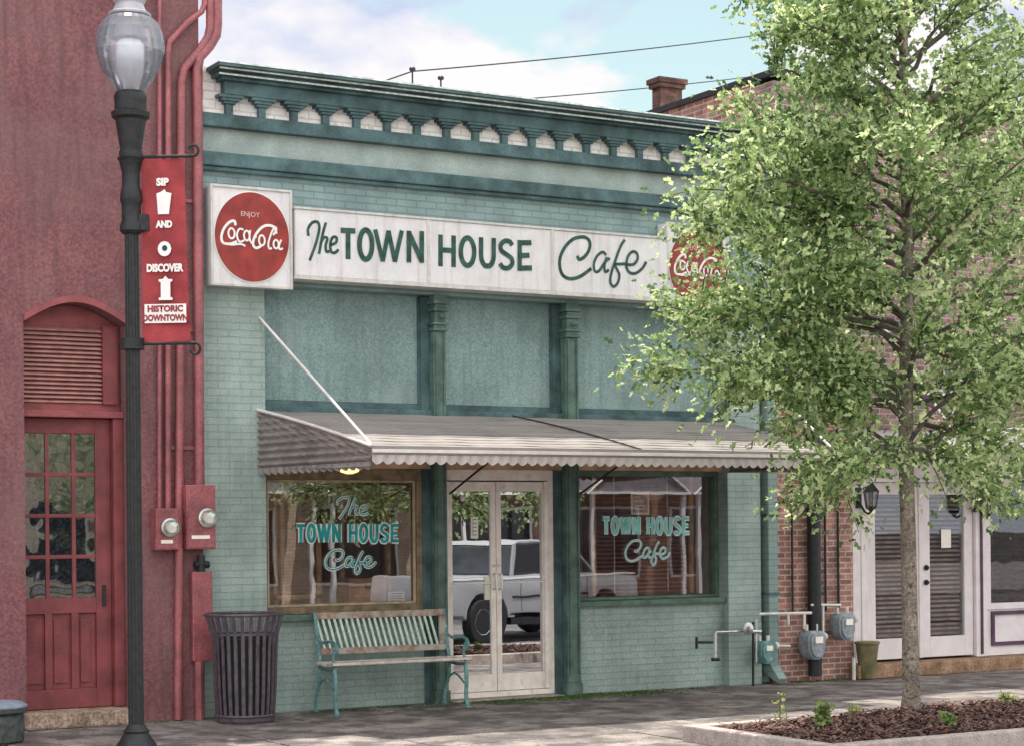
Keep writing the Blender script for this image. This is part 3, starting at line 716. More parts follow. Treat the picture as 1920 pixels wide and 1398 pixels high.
def meter(px0, px1, py0, py1, dpx, dpy, dr, lab):
    x0, z1 = at(px0, py0, -.2); x1, z0 = at(px1, py1, -.2)
    t = empty('electric_meter', ((x0 + x1) / 2, -.07, z0), lab, 'electric meter', 'electric meters')
    hx = (x1 - x0) / 2; H = z1 - z0
    MB().box(-hx, hx, -.13, 0, 0, H).build('box', m_redp, t, bevel=.008)
    MB().box(-hx + .01, hx - .01, -.14, -.131, .012, H * .6).build('cover', m_redp, t, bevel=.003)
    u, z = at(dpx, dpy, -.22); u -= (x0 + x1) / 2; z -= z0
    prof = [(dr, 0), (dr, .03), (dr * .9, .035), (dr * .88, .10), (dr * .6, .13), (.002, .135)]
    q = MB().lathe([(dr, 0), (dr * 1.05, .01), (dr * 1.05, .03), (dr * .9, .035)], (0, 0, 0), 20); q.v = [(u + x, -.141 - z_, z + y) for x, y, z_ in q.v]; q.build('ring', m_chrome, t, smooth=True)
    q = MB().lathe([(dr * .88, .036), (dr * .86, .09), (dr * .6, .12), (.004, .125)], (0, 0, 0), 20); q.v = [(u + x, -.141 - z_, z + y) for x, y, z_ in q.v]
    q.build('dome', glassmat('meter_glass_' + str(dpx), .25, (.9, .93, .9)), t, smooth=True)
    q = MB().lathe([(dr * .6, .037), (dr * .6, .06)], (0, 0, 0), 16); q.v = [(u + x, -.141 - z_, z + y) for x, y, z_ in q.v]; q.build('dial', m_paper, t)
    MB().box(-hx + .04, hx - .06, -.146, -.141, H * .16, H * .16 + .03).build('plate', m_paper, t)
    return t
meter(292, 336, 952, 1030, 318, 988, .075, 'smaller red electric meter box with its glass dial, left of the pair')
m2 = meter(349, 405, 908, 1028, 388, 970, .078, 'taller red electric meter box with its glass dial, next to the teal wall')
x0, z1 = at(360, 1062, -.15); x1, z0 = at(402, 1150, -.15)
tb = empty('cable_trough', ((x0 + x1) / 2, -.065, .0), 'red painted wooden cable trough below the taller meter, behind the bin', 'cable cover')
MB().box(-.09, .09, -.07, 0, .5, 1.26).build('cover', m_redp, tb, bevel=.006); MB().tube([(-.03, -.05, .0), (-.03, -.05, .5)], .04, 10).build('pipe', m_redp, tb)
q = MB().tube([(.0, -.04, 1.26), (.0, -.04, 1.40)], .035, 10); q.tube([(-.06, -.04, 1.32), (.07, -.04, 1.32)], .03, 8); q.build('elbow', m_black, tb)

# dark planter tub at the left edge
u0, z0 = at(0, 1290, -1.2)
tbb = empty('stone_tub', (at(-8, 1330, -.9)[0], -.9, 0), 'dark round stone tub with a bluish rim at the left edge of the pavement', 'planter tub')
MB().lathe([(.19, 0), (.21, .02), (.215, .20), (.20, .22), (.235, .24), (.235, .28), (.20, .30), (.15, .29)], n=28).build('body', mat('dark_stone', (.06, .065, .065), .7, .4, 20, .003, 60), tbb, smooth=True)
MB().lathe([(.236, .275), (.236, .29), (.19, .315), (.13, .32)], n=28).build('rim', mat('bluish_rim', (.25, .3, .38), .5, .2, 9), tbb, smooth=True)

# ---------------------------------------------------------------- brick building on the right
BX0, BX1 = UR + .012, 12.0
br = empty('brick_building', (BX0, 0, 0), 'orange brick building with lavender shopfront and chimney, right of the cafe', 'building')
w = MB(); ox = BX0
def bb(x0, x1, y0, y1, z0, z1): w.box(x0 - ox, x1 - ox, y0, y1, z0, z1)
bb(BX0, 7.26, -.01, .4, 0, 3.4); bb(BX0, BX0 + .35, .401, 5, 0, 6.2); bb(BX1 - .3, BX1, .401, 5, 0, 6.2); bb(BX0 + .351, BX1 - .301, 4.7, 5, 0, 6.0)
w.build('wall', m_brk, br)
w = MB(); bb(BX0, 7.26, -.012, .4, 3.401, 6.15); bb(7.261, BX1, -.012, .4, 2.62, 6.15); w.build('upper_wall', mat('dull_mauve_brick', (.25, .15, .135), .85, .3, 4, .004, 80, brick=(.16, .058, .009, (1.5, 2.0, 2.2), .25), grit=.2), br)
w = MB(); bb(BX0 + .351, BX1 - .301, .41, 4.69, 5.6, 5.7); w.build('roof', m_roof, br)
w = MB(); bb(BX0 - .04, BX0 + .39, -.05, 5.0, 6.201, 6.26); bb(BX0 + .391, BX1, -.06, .45, 6.151, 6.22); w.build('coping', m_black, br)
w = MB(); bb(6.93, 7.24, 2.95, 3.12, 5.701, 6.76); bb(6.90, 7.27, 2.92, 3.15, 6.76, 6.81); bb(6.88, 7.29, 2.90, 3.17, 6.81, 6.87); w.build('chimney', m_brkd, br)
# storefront
w = MB()
bb(7.26, 7.52, .05, .3, .15, 2.619); bb(9.06, 9.22, .05, .3, .15, 2.619); bb(7.52, 9.06, .05, .3, 2.10, 2.619); bb(9.22, 11.9, .08, .3, .15, .66); bb(9.22, 11.9, .05, .3, 2.12, 2.619)
bb(7.30, 7.34, .035, .049, .2, 2.6); bb(7.42, 7.46, .035, .049, .2, 2.6); bb(7.50, 9.08, .03, .049, 2.06, 2.10)
w.build('shopfront', m_lav, br, bevel=.006)
w = MB(); bb(7.20, 11.9, -.16, .3, 0, .145); w.build('step', mat('brick_step', (.30, .19, .12), .9, .35, 5, .006, 40, grit=.3), br, bevel=.015)
w = MB(); bb(9.12, 9.15, .035, .049, .18, 2.5); bb(9.30, 11.8, .055, .079, .60, .64); bb(9.30, 11.8, .055, .079, .26, .30); bb(9.30, 9.34, .055, .079, .30, .60); w.build('plum_trim', m_plum, br)
def fdoor(x0, x1, lab, hside):
    f = frame_mb(x0 - ox, x1 - ox, .17, 2.058, .09, .135, .125, .22, .13); o = f.build('door', m_lav, br, bevel=.006); tag(o, lab)
    MB().box(x0 - ox + .127, x1 - ox - .127, .11, .115, .392, 1.926).build('pane', m_gln, o)
    b = MB(); z = .41
    while z < 1.92: b.prism([(.15, z), (.152, z - .004), (.172, z + .018), (.170, z + .022)], 0, x0 - ox + .13, x1 - ox - .13); z += .05
    b.build('blind', mat('taupe_blind', (.30, .20, .165), .6, .3, 9), o)
    if hside:
        hx = (x0 if hside < 0 else x1) - ox - hside * .06
        q = MB(); 
        for z in (.98, 1.14):
            p = MB().lathe([(.012, 0), (.03, .006), (.03, .02), (.012, .05)], (0, 0, 0), 14); q.add([(hx + x, .089 - z_, z + y) for x, y, z_ in p.v], p.f)
        q.build('handle', m_black, o, smooth=True)
    return o
fdoor(7.53, 8.26, 'left lavender french door with drawn blinds', 0)
fd = fdoor(8.30, 9.05, 'right lavender french door with a paper notice', -1)
MB().box(8.60 - ox, 8.74 - ox, .098, .102, 1.35, 1.55).build('notice', m_paper, fd)
MB().box(8.262 - ox, 8.298 - ox, .075, .15, .17, 2.058).build('door_post', m_lav, br)
dw = MB().box(9.30 - ox, 11.8 - ox, .14, .146, .74, 2.1).build('shop_window', m_gln, br)
frame_mb(9.22 - ox, 11.88 - ox, .66, 2.119, .06, .17, .07).build('frame', m_lav, dw, bevel=.005)
w = MB(); bb(7.0, 11.95, 3.0, 3.05, .1, 2.6); bb(7.3, 11.6, .31, 2.99, .1, .14); w.build('interior_wall', mat('dark_interior', (.05, .04, .06), .8, .2, 3), br)
# neighbour awning
na = empty('pale_canopy', (9.4, 0, 2.45), 'pale lavender flat canopy above the lavender shopfront, behind the tree', 'awning')
MB().box(-1.9, 2.5, -1.1, -.02, .0, .09).build('deck', m_lav, na, bevel=.01)
MB().box(-1.92, 2.52, -1.13, -1.101, -.06, .14).build('fascia', m_awnw, na, bevel=.006)
for x in (-1.7, .2, 2.3): MB().tube([(x, -.02, 1.25), (x, -1.05, .1)], .014, 8).build('hanger_rod', m_awnw, na)
hs = empty('hanging_sign', (8.1, -.6, 3.0), 'purple and white diamond shaped sign hanging above the lavender shopfront', 'sign')
q = MB().prism([(-.28, 0), (0, -.25), (.28, 0), (0, .25)], 1, -.02, .02); q.build('board', mat('pale_violet', (.55, .5, .62), .6, .2, 9), hs)
q = MB().prism([(-.62, .12), (-.30, -.02), (-.02, -.27), (-.34, -.16)], 1, -.03, .01); q.build('lower_board', m_plum, hs)
MB().tube([(0, 0, .24), (0, .58, .5)], .012, 6).build('bracket', m_black, hs)

# pipes on the brick pier
for px, r, lab in ((1487, .012, 'thin dark pipe at the left of the brick pier'), (1521, .072, 'thick black downpipe in the middle of the brick pier'), (1549, .012, 'thin dark pipe right of the thick black downpipe'), (1573, .014, 'thin dark pipe near the right edge of the brick pier')):
    u, z = at(px, 1000, -.06)
    yy = -.03 - r
    tag(MB().tube([(u, yy, .06 if r > .05 else .72), (u, yy, 3.4)], r, 10).build('wall_pipe', m_black, smooth=True), lab, 'pipe', 'pipes on the brick pier')

# gas pipes and meters
gp = empty('gas_piping', (5.9, -.12, 0), 'pale and dark gas piping with regulators along the foot of the cafe and brick walls', 'gas pipes')
def gtube(pts, r, name, m):
    q = MB()
    P = [(at(x, y, -.13)[0] - 5.9, -.02, at(x, y, -.13)[1]) for x, y in pts]
    q.tube(P, r, 8); return q.build(name, m, gp, smooth=True)
gtube([(1305, 1203), (1335, 1203)], .014, 'branch', m_black); gtube([(1305, 1193), (1305, 1215)], .014, 'valve', m_black)
gtube([(1338, 1188), (1341, 1184), (1395, 1182)], .013, 'branch', m_chrome); gtube([(1340, 1186), (1340, 1232)], .015, 'riser', m_pipe)
gtube([(1334, 1235), (1347, 1235)], .018, 'valve', m_black); gtube([(1395, 1182), (1425, 1183)], .022, 'union', m_chrome)
gtube([(1411, 1165), (1411, 1288)], .013, 'riser', m_black); gtube([(1417, 1160), (1417, 1240)], .010, 'riser', m_pipe)
gtube([(1422, 1150), (1520, 1148)], .015, 'header', m_pipe); gtube([(1520, 1133), (1575, 1133)], .013, 'header', m_pipe)
gtube([(1542, 1134), (1542, 1186)], .014, 'riser', m_pipe); gtube([(1477, 1150), (1477, 1170)], .014, 'drop', m_pipe); gtube([(1507, 1150), (1507, 1178)], .015, 'drop', m_pipe)
gtube([(1458, 1210), (1480, 1210)], .014, 'branch', m_pipe)
q = MB().lathe([(.01, 0), (.06, .01), (.065, .025), (.03, .04), (.03, .07), (.01, .075)], (0, 0, 0), 16)
u, z = at(1404, 1178, -.2); q.v = [(u - 5.9 + x, -.05 - zz, z + y) for x, y, zz in q.v]; q.build('regulator', m_chrome, gp, smooth=True)
gtube([(1600, 1232), (1600, 1276)], .02, 'stub_post', m_pipe)
def gas_meter(px, py, lab, m, s=1.0):
    u, z = at(px, py, -.22)
    t = empty('gas_meter', (u, -.03, z - .16 * s), lab, 'gas meter', 'gas meters on the wall')
    b = MB()
    prof = [(-.10, .06), (-.12, .12), (-.12, .26), (-.08, .31), (.08, .31), (.12, .26), (.12, .12), (.10, .06), (.05, .0), (-.05, .0)]
    b.prism([(x * s, y * s) for x, y in prof], 1, -.22 * s, -.05 * s); b.build('body', m, t, bevel=.015, smooth=True)
    b = MB().prism([(x * s * .8, (y * .8 + .03) * s) for x, y in prof], 1, -.245 * s, -.221 * s); b.build('face', m, t, bevel=.008)
    b = MB().box(-.05 * s, .05 * s, -.262 * s, -.246 * s, .18 * s, .25 * s); b.build('index', m_paper, t, bevel=.003)
    b = MB().tube([(-.07 * s, -.13 * s, .31 * s), (-.07 * s, -.13 * s, .38 * s)], .018, 8); b.build('connector', m_pipe, t)
    MB().tube([(.07 * s, -.13 * s, .31 * s), (.07 * s, -.13 * s, .38 * s)], .018, 8).build('connector', m_pipe, t)
    b = MB().lathe([(.005, 0), (.035, .005), (.04, .03), (.02, .05)], (0, 0, 0), 12); b.v = [(.15 * s + zz, -.13 + x, .24 * s + y) for x, y, zz in b.v]; b.build('cap', m_pipe, t)
    return t
gas_meter(1443, 1222, 'teal gas meter half hidden behind the teal downspout', m_bteal, .75)
gas_meter(1530, 1208, 'grey-blue gas meter in front of the thick black downpipe', m_gal, .95)
gas_meter(1588, 1174, 'grey-blue gas meter highest on the brick pier, beside the lavender shopfront', m_gal, .9)
ob = empty('olive_bin', (at(1615, 1250, -.1)[0] + .03, -.16, .0), 'olive drab tapered tub between the brick pier and the lavender doors', 'tub')
MB().lathe([(.06, .0), (.075, .01), (.12, .36), (.132, .37), (.132, .39), (.11, .395)], n=18).build('body', mat('olive_plastic', (.17, .15, .075), .6, .3, 9), ob, smooth=True)

# wall lanterns
for px, py, lab in ((1632, 930, 'black wall lantern left of the lavender french doors'), (1853, 938, 'black wall lantern right of the lavender french doors')):
    u, z = at(px, py, -.15)
    t = empty('wall_lantern', (u, 0, z - .12), lab, 'lantern', 'wall lanterns')
    MB().lathe([(.03, 0), (.055, .02), (.075, .16), (.08, .17)], (0, -.16, 0), 6).build('glass', glassmat('lantern_glass_' + str(px), .2, (.5, .5, .5)), t)
    b = MB().lathe([(.095, .17), (.07, .20), (.03, .25), (.012, .30), (.001, .31)], (0, -.16, 0), 6)
    for k in range(6):
        a = k * math.pi / 3; b.tube([(.057 * math.cos(a), -.16 + .057 * math.sin(a), .01), (.082 * math.cos(a), -.16 + .082 * math.sin(a), .17)], .006, 4)
    b.lathe([(.005, -.05), (.03, -.02), (.06, .0), (.06, .02)], (0, -.16, 0), 6); b.build('cage', m_black, t)
    b = MB().box(-.04, .04, -.0 + .034, .049, .0, .22); b.tube([(0, .04, .08), (0, -.06, -.04), (0, -.12, -.06), (0, -.16, -.03)], .012, 8); b.build('bracket', m_black, t)

# ---------------------------------------------------------------- street lamp
LX, LY = at(251, 1412, -2.2)[0] + .02, -2.2
lamp = empty('street_lamp', (LX, LY, -.085), 'black cast iron street lamp with an acorn shaped glass globe on a fluted pole', 'street lamp')
MB().lathe([(.20, 0), (.20, .05), (.17, .07), (.175, .10), (.14, .12), (.145, .15), (.115, .19), (.09, .235), (.095, .25), (.075, .27), (.057, .30)], n=28).build('base', m_black, lamp, smooth=True)
MB().lathe([(.056, .29), (.050, 3.86)], n=32, flute=.09).build('pole', m_black, lamp)
MB().lathe([(.066, 3.84), (.085, 3.86), (.085, 3.9), (.07, 3.93), (.07, 4.05), (.082, 4.08), (.078, 4.14), (.066, 4.18), (.066, 4.28), (.085, 4.36), (.10, 4.385), (.07, 4.40), (.075, 4.44), (.11, 4.66), (.135, 4.68), (.14, 4.715), (.115, 4.73), (.115, 4.80), (.12, 4.83), (.108, 4.86), (.09, 4.87)], n=28).build('capital', m_black, lamp, smooth=True)
gm = bpy.data.materials.new('prismatic_globe'); gm.use_nodes = True; g = gm.node_tree; gn = g.nodes; gl_ = g.links
gn.remove(gn['Principled BSDF']); tr = gn.new('ShaderNodeBsdfTransparent'); tr.inputs[0].default_value = (.86, .88, .93, 1)
gg = gn.new('ShaderNodeBsdfGlossy'); gg.inputs['Roughness'].default_value = .18; df = gn.new('ShaderNodeBsdfDiffuse'); df.inputs[0].default_value = (.55, .57, .66, 1); tl = gn.new('ShaderNodeBsdfTranslucent'); tl.inputs[0].default_value = (.7, .72, .8, 1)
fr = gn.new('ShaderNodeLayerWeight'); fr.inputs[0].default_value = .45
a1 = gn.new('ShaderNodeAddShader'); gl_.new(df.outputs[0], a1.inputs[0]); gl_.new(tl.outputs[0], a1.inputs[1])
x1 = gn.new('ShaderNodeMixShader'); x1.inputs[0].default_value = .20; gl_.new(tr.outputs[0], x1.inputs[1]); gl_.new(a1.outputs[0], x1.inputs[2])
x2 = gn.new('ShaderNodeMixShader'); gl_.new(fr.outputs['Fresnel'], x2.inputs[0]); gl_.new(x1.outputs[0], x2.inputs[1]); gl_.new(gg.outputs[0], x2.inputs[2]); gl_.new(x2.outputs[0], gn['Material Output'].inputs[0])
MB().lathe([(.095, 4.865), (.16, 4.95), (.215, 5.05), (.245, 5.15), (.25, 5.22), (.235, 5.30), (.20, 5.37), (.15, 5.41), (.12, 5.42)], n=48, flute=.012, closed=False).build('globe', gm, lamp, smooth=False)
MB().lathe([(.15, 5.415), (.155, 5.43), (.12, 5.45), (.10, 5.50), (.12, 5.53), (.10, 5.60), (.03, 5.68), (.012, 5.75)], n=28).build('cap', mat('pale_cap', (.45, .44, .48), .4, .2, 9), lamp, smooth=True)
MB().lathe([(.05, 4.87), (.05, 4.93), (.085, 4.96), (.10, 5.06), (.10, 5.20), (.08, 5.24)], n=20).build('bulb_housing', mat('white_refractor', (.97, .97, .95), .4, .05, 9), lamp, smooth=True)
MB().lathe([(.13, 5.25), (.10, 5.36)], n=20).build('reflector', mat('dark_reflector', (.16, .15, .17), .5, .2, 9), lamp)
BD = Vector((math.cos(R(-34)), math.sin(R(-34)), 0))
def bp(s_, z, d=0): p = BD * s_; n_ = Vector((BD.y, -BD.x, 0)); return (p.x + n_.x * d, p.y + n_.y * d, z)
for zz, up_ in ((4.395, 1), (3.045, -1)):
    b = MB().tube([bp(.0, zz), bp(.46, zz)], .012, 8)
    c = [bp(.46 + .035 * math.sin(t) + .0, zz + up_ * (.04 - .04 * math.cos(t))) for t in [k * .45 for k in range(11)]]
    b.tube(c, .011, 6); b.lathe([(.085, -.04), (.085, .04)], (0, 0, zz), 20)
    b.build('banner_arm', m_black, lamp, smooth=True)
b = MB().box(.03, .12, -.07, .03, 3.86, 3.98); b.build('junction_box', m_black, lamp, bevel=.006)
bn = empty('street_banner', (LX, LY, 2.97), 'red hanging banner with white words and icons on the street lamp', 'banner')
v = []; f = []
for j in range(13):
    for i in range(5):
        s_ = .075 + (.350 - .04 * j / 12) * i / 4; z = 1.325 * j / 12; v.append(bp(s_, z, .012 * math.sin(i * 1.3 + j * .6)))
for j in range(12):
    for i in range(4): a = j * 5 + i; f.append((a, a + 1, a + 6, a + 5))
m_ban = mat('banner_red', (.32, .045, .052), .7, .22, 6, 0, grit=.08)
MB().add(v, f).build('cloth', m_ban, bn, smooth=True)
BN = (BD.y, -BD.x)
ang = R(-34)
def btext(txt, size, s_, z, m, sx=1, bold=.004): p = bp(s_, z, .024); return font_text(txt, size, p, m, parent=bn, rot=(R(90), 0, ang), sx=sx, bold=bold)
btext('SIP', .072, .235, 1.15, m_wht, 1.0); btext('AND', .066, .245, .845, m_wht, .8); btext('DISCOVER', .074, .245, .53, m_wht, .76)
def bshape(poly, m, name, d=.022):
    MB().add([bp(x, z, d) for x, z in poly] + [bp(x, z, d - .002) for x, z in poly], [tuple(range(len(poly))), tuple(range(len(poly), 2 * len(poly)))[::-1]]).build(name, m, bn)
bshape([(.20, .92), (.28, .92), (.29, 1.0), (.30, 1.07), (.26, 1.08), (.25, 1.10), (.22, 1.08), (.19, 1.07), (.195, 1.0)], m_wht, 'mug_icon')
bshape([(.245 + .05 * math.cos(t), .67 + .055 * math.sin(t)) for t in [k * .524 for k in range(12)]], m_wht, 'round_icon')
bshape([(.247 + .02 * math.cos(t), .675 + .022 * math.sin(t)) for t in [k * .785 for k in range(8)]], m_npaint, 'round_icon_centre', .025)
bshape([(.20, .30), (.30, .30), (.30, .318), (.285, .32), (.285, .43), (.30, .435), (.30, .45), (.27, .452), (.25, .475), (.23, .452), (.20, .45), (.20, .435), (.215, .43), (.215, .32), (.20, .318)], m_wht, 'tower_icon')
bshape([(.095, .135), (.400, .135), (.400, .272), (.095, .272)], m_wht, 'white_panel')
p = bp(.247, .236, .026); font_text('HISTORIC', .062, p, m_ban, parent=bn, rot=(R(90), 0, ang), sx=.95, bold=.003)
p = bp(.247, .170, .026); font_text('DOWNTOWN', .062, p, m_ban, parent=bn, rot=(R(90), 0, ang), sx=.80, bold=.003)

# ---------------------------------------------------------------- litter bin
lb = empty('litter_bin', (.235, -.48, 0), 'dark metal slatted litter bin flared at the rim, beside the bench', 'litter bin')
b = MB(); nS = 28
for k in range(nS):
    a = 2 * math.pi * k / nS; da = .055
    def P(r, z, s_): return (r * math.cos(a) - s_ * math.sin(a), r * math.sin(a) + s_ * math.cos(a), z)
    pr = [(.245, .03), (.262, .25), (.275, .62), (.285, .74), (.335, .905)]
    v = []
    for r, z in pr:
        for s_ in (-.015, .015): v += [P(r, z, s_), P(r - .007, z, s_)]
    f = []
    for i in range(len(pr) - 1):
        o_ = i * 4; f += [(o_, o_ + 2, o_ + 6, o_ + 4), (o_ + 1, o_ + 5, o_ + 7, o_ + 3), (o_, o_ + 4, o_ + 5, o_ + 1), (o_ + 2, o_ + 3, o_ + 7, o_ + 6)]
    b.add(v, f)
b.build('slatted_body', m_bin, lb)
tor = lambda R_, z, r: MB().tube([(R_ * math.cos(t), R_ * math.sin(t), z) for t in [2 * math.pi * k / 40 for k in range(41)]], r, 8, caps=False)
tor(.332, .905, .013).build('rim', m_bin, lb, smooth=True); tor(.278, .74, .009).build('hoop', m_bin, lb, smooth=True); tor(.250, .06, .011).build('hoop', m_bin, lb, smooth=True)
MB().lathe([(.20, .05), (.215, .70), (.205, .71), (.19, .10)], n=28, closed=False).build('liner', mat('black_liner', (.02, .02, .022), .6, .2, 9), lb, smooth=True)
MB().lathe([(.235, .0), (.245, .02), (.245, .05)], n=28).build('base', m_bin, lb)

# ---------------------------------------------------------------- bench
bc = empty('park_bench', (1.06, -.06, 0), 'weathered park bench with slanted mint back slats and reddish wood rails under the left window', 'bench', rz=R(-1.0))
BL = 1.32
# local: x along, -y forward; back plane leans
def bk(z): return -.05 + (z - .45) * .16 + .0      # y of back at height z (leans backwards)
b = MB().box(.03, BL - .03, bk(.86) - .02, bk(.86) + .012, .815, .875); b.box(.03, BL - .03, bk(.53) - .02, bk(.53) + .012, .505, .56)
b.build('back_rail', m_bwood, bc, bevel=.006)
MB().box(BL - .085, BL - .03, bk(.7) - .022, bk(.7) + .012, .561, .814).build('back_stile', m_bwood, bc, bevel=.004)
b = MB(); nsl = 21
for k in range(nsl):
    x = .05 + (BL - .20) * k / (nsl - 1) + .01; w_ = .0105
    v = []
    for z, dx in ((.558, .028), (.818, -.028)):
        y = bk(z)
        for sx_ in (-w_, w_):
            v += [(x + dx + sx_, y - .008, z), (x + dx + sx_, y + .004, z)]
    b.add(v, [(0, 2, 6, 4), (1, 5, 7, 3), (0, 4, 5, 1), (2, 3, 7, 6)])
b.build('back_slats', m_slat, bc)
b = MB()
for k, (y0_, z_) in enumerate(((-.08, .425), (-.16, .418), (-.24, .415), (-.32, .420), (-.40, .432))): b.box(-.02, BL + .02, y0_ - .062, y0_, z_, z_ + .024)
b.build('seat', mat('bench_seat_slats', (.56, .50, .45), .6, .25, 14, stain=(6, .5, .65, (.62, .55, .52), .7)), bc, bevel=.005)
for sx_ in (.02, BL - .02):
    q = MB()
    def c2(pts, r):
        P = cat(pts, 5); q.tube([(sx_, y, z) for y, z in P], r, 7)
    c2([(.02, .0), (.0, .12), (-.07, .26), (-.09, .40), (-.04, .62), (.02, .88)], .016)
    c2([(-.45, .0), (-.41, .10), (-.42, .25), (-.40, .40)], .019)
    c2([(-.09, .40), (-.25, .385), (-.42, .40)], .015)
    c2([(-.02, .66), (-.15, .62), (-.30, .635), (-.42, .62), (-.46, .57), (-.43, .53), (-.39, .55), (-.40, .58)], .014)
    c2([(-.40, .42), (-.37, .50), (-.42, .60)], .012)
    c2([(-.05, .24), (-.20, .30), (-.38, .22)], .010)
    q.lathe([(.026, 0), (.03, .012), (.012, .03)], (sx_, -.45, 0), 10); q.lathe([(.026, 0), (.03, .012), (.012, .03)], (sx_, .02, 0), 10)
    q.build('side_frame', m_bteal, bc, smooth=True)

# ---------------------------------------------------------------- planter, tree
PX0, PX1, PY0, PY1 = 2.37, 7.6, -5.5, -3.80
pl = empty('tree_planter', (0, 0, 0), 'low concrete kerbed bed around the foot of the tree', 'planter')
kz = .12
MB().box(PX0, PX0 + .13, PY0, PY1, -.01, kz).build('kerb', m_kerb, pl, bevel=.012)
MB().box(PX0 + .131, PX1 - .131, PY1 - .12, PY1, -.01, kz).build('kerb', m_kerb, pl, bevel=.012)
MB().box(PX0 + .131, PX1 - .131, PY0, PY0 + .12, -.01, kz).build('kerb', m_kerb, pl, bevel=.012)
MB().box(PX1 - .13, PX1, PY0, PY1, -.01, kz).build('kerb', m_kerb, pl, bevel=.012)
v = []; f = []; nx, ny = 60, 20
for j in range(ny + 1):
    for i in range(nx + 1):
        x = PX0 + .13 + (PX1 - PX0 - .26) * i / nx; y = PY0 + .12 + (PY1 - PY0 - .24) * j / ny
        d = math.hypot((x - 4.9) / 1.5, (y + 4.3) / .9); v.append((x, y, .09 + .06 * math.exp(-d * d) + random.uniform(-.012, .012)))
for j in range(ny):
    for i in range(nx): a = j * (nx + 1) + i; f.append((a, a + 1, a + nx + 2, a + nx + 1))
MB().add(v, f).build('soil', m_mulch, pl, smooth=True)
mb = MB()
for k in range(5200):
    x = random.uniform(PX0 + .15, PX1 - .15); y = random.uniform(PY0 + .13, PY1 - .13)
    d = math.hypot((x - 4.9) / 1.5, (y + 4.3) / .9); z = .095 + .06 * math.exp(-d * d) + random.uniform(0, .025)
    t = random.uniform(0, 6.28); l_ = random.uniform(.012, .045); w_ = random.uniform(.004, .012); tz = random.uniform(-.015, .015)
    dx, dy = math.cos(t), math.sin(t)
    mb.quad((x - dx * l_ - dy * w_, y - dy * l_ + dx * w_, z - tz), (x - dx * l_ + dy * w_, y - dy * l_ - dx * w_, z - tz), (x + dx * l_ + dy * w_, y + dy * l_ - dx * w_, z + tz), (x + dx * l_ - dy * w_, y + dy * l_ + dx * w_, z + tz + .004))
tag(mb.build('bark_mulch', mat('mulch_chips', (.15, .085, .07), .9, .8, 40)), 'brown bark chips and dead leaves filling the tree bed', 'mulch', kind='stuff')
def weed(x, y, h, n, lab, col):
    t = empty('weed_plant', (x, y, .10), lab, 'weed', 'weeds in the tree bed')
    st = MB(); lf = MB()
    for k in range(n):
        a = random.uniform(0, 6.28); r = random.uniform(.05, .35) * h; hh = h * random.uniform(.5, 1)
        p0 = Vector((random.gauss(0, .03), random.gauss(0, .03), 0)); p1 = Vector((r * math.cos(a), r * math.sin(a), hh)); st.tube([p0, p0.lerp(p1, .5) + Vector((0, 0, hh * .1)), p1], .003, 4)
        for j in range(9):
            s_ = random.uniform(.15, 1); c = p0.lerp(p1, s_); e = Vector((random.gauss(0, 1), random.gauss(0, 1), random.gauss(0, .6))).normalized(); u_ = e.orthogonal().normalized()
            L_ = random.uniform(.03, .06); w_ = L_ * .3; lf.quad(c, c + e * L_ * .5 + u_ * w_, c + e * L_, c + e * L_ * .5 - u_ * w_)
    st.build('stem', mat('weed_stem', (.12, .16, .05), .8, .2, 9), t); lf.build('leaves', mat(col, {'weed_leaf': (.13, .18, .05), 'weed_pale': (.26, .28, .11)}[col], .7, .4, 30), t)
weed(3.18, -4.45, .22, 24, 'bushy green weed at the left of the tree bed', 'weed_leaf')
weed(3.03, -4.15, .30, 4, 'tall thin pale weed at the left of the tree bed', 'weed_pale')
weed(3.9, -3.95, .12, 5, 'small dry weed near the back kerb of the tree bed', 'weed_pale')
weed(5.35, -4.15, .14, 22, 'low yellowish weed just right of the tree trunk', 'weed_pale')
weed(4.0, -4.9, .10, 26, 'low creeping green weed at the front of the tree bed', 'weed_leaf')

def leafmat(name, c0, c1, c2):
    m = bpy.data.materials.new(name); m.use_nodes = True; t = m.node_tree; n = t.nodes; l = t.links
    b = n['Principled BSDF']; b.inputs['Roughness'].default_value = .5; b.inputs['Specular IOR Level'].default_value = .35; out = n['Material Output']
    ge = n.new('ShaderNodeNewGeometry'); rp = n.new('ShaderNodeValToRGB'); e = rp.color_ramp.elements
    e[0].color = (*c0, 1); e[1].color = (*c2, 1); e.new(.45).color = (*c1, 1); l.new(ge.outputs['Random Per Island'], rp.inputs[0])
    tl = n.new('ShaderNodeBsdfTranslucent'); mx = n.new('ShaderNodeMixShader'); mx.inputs[0].default_value = .45
    hs = n.new('ShaderNodeHueSaturation'); hs.inputs['Value'].default_value = 1.7; hs.inputs['Hue'].default_value = .485; l.new(rp.outputs[0], hs.inputs['Color'])
    l.new(rp.outputs[0], b.inputs['Base Color']); l.new(hs.outputs[0], tl.inputs[0]); l.new(b.outputs[0], mx.inputs[1]); l.new(tl.outputs[0], mx.inputs[2]); l.new(mx.outputs[0], out.inputs[0])
    return m
m_leaf = leafmat('oak_leaf', (.05, .10, .04), (.22, .33, .125), (.62, .70, .40))

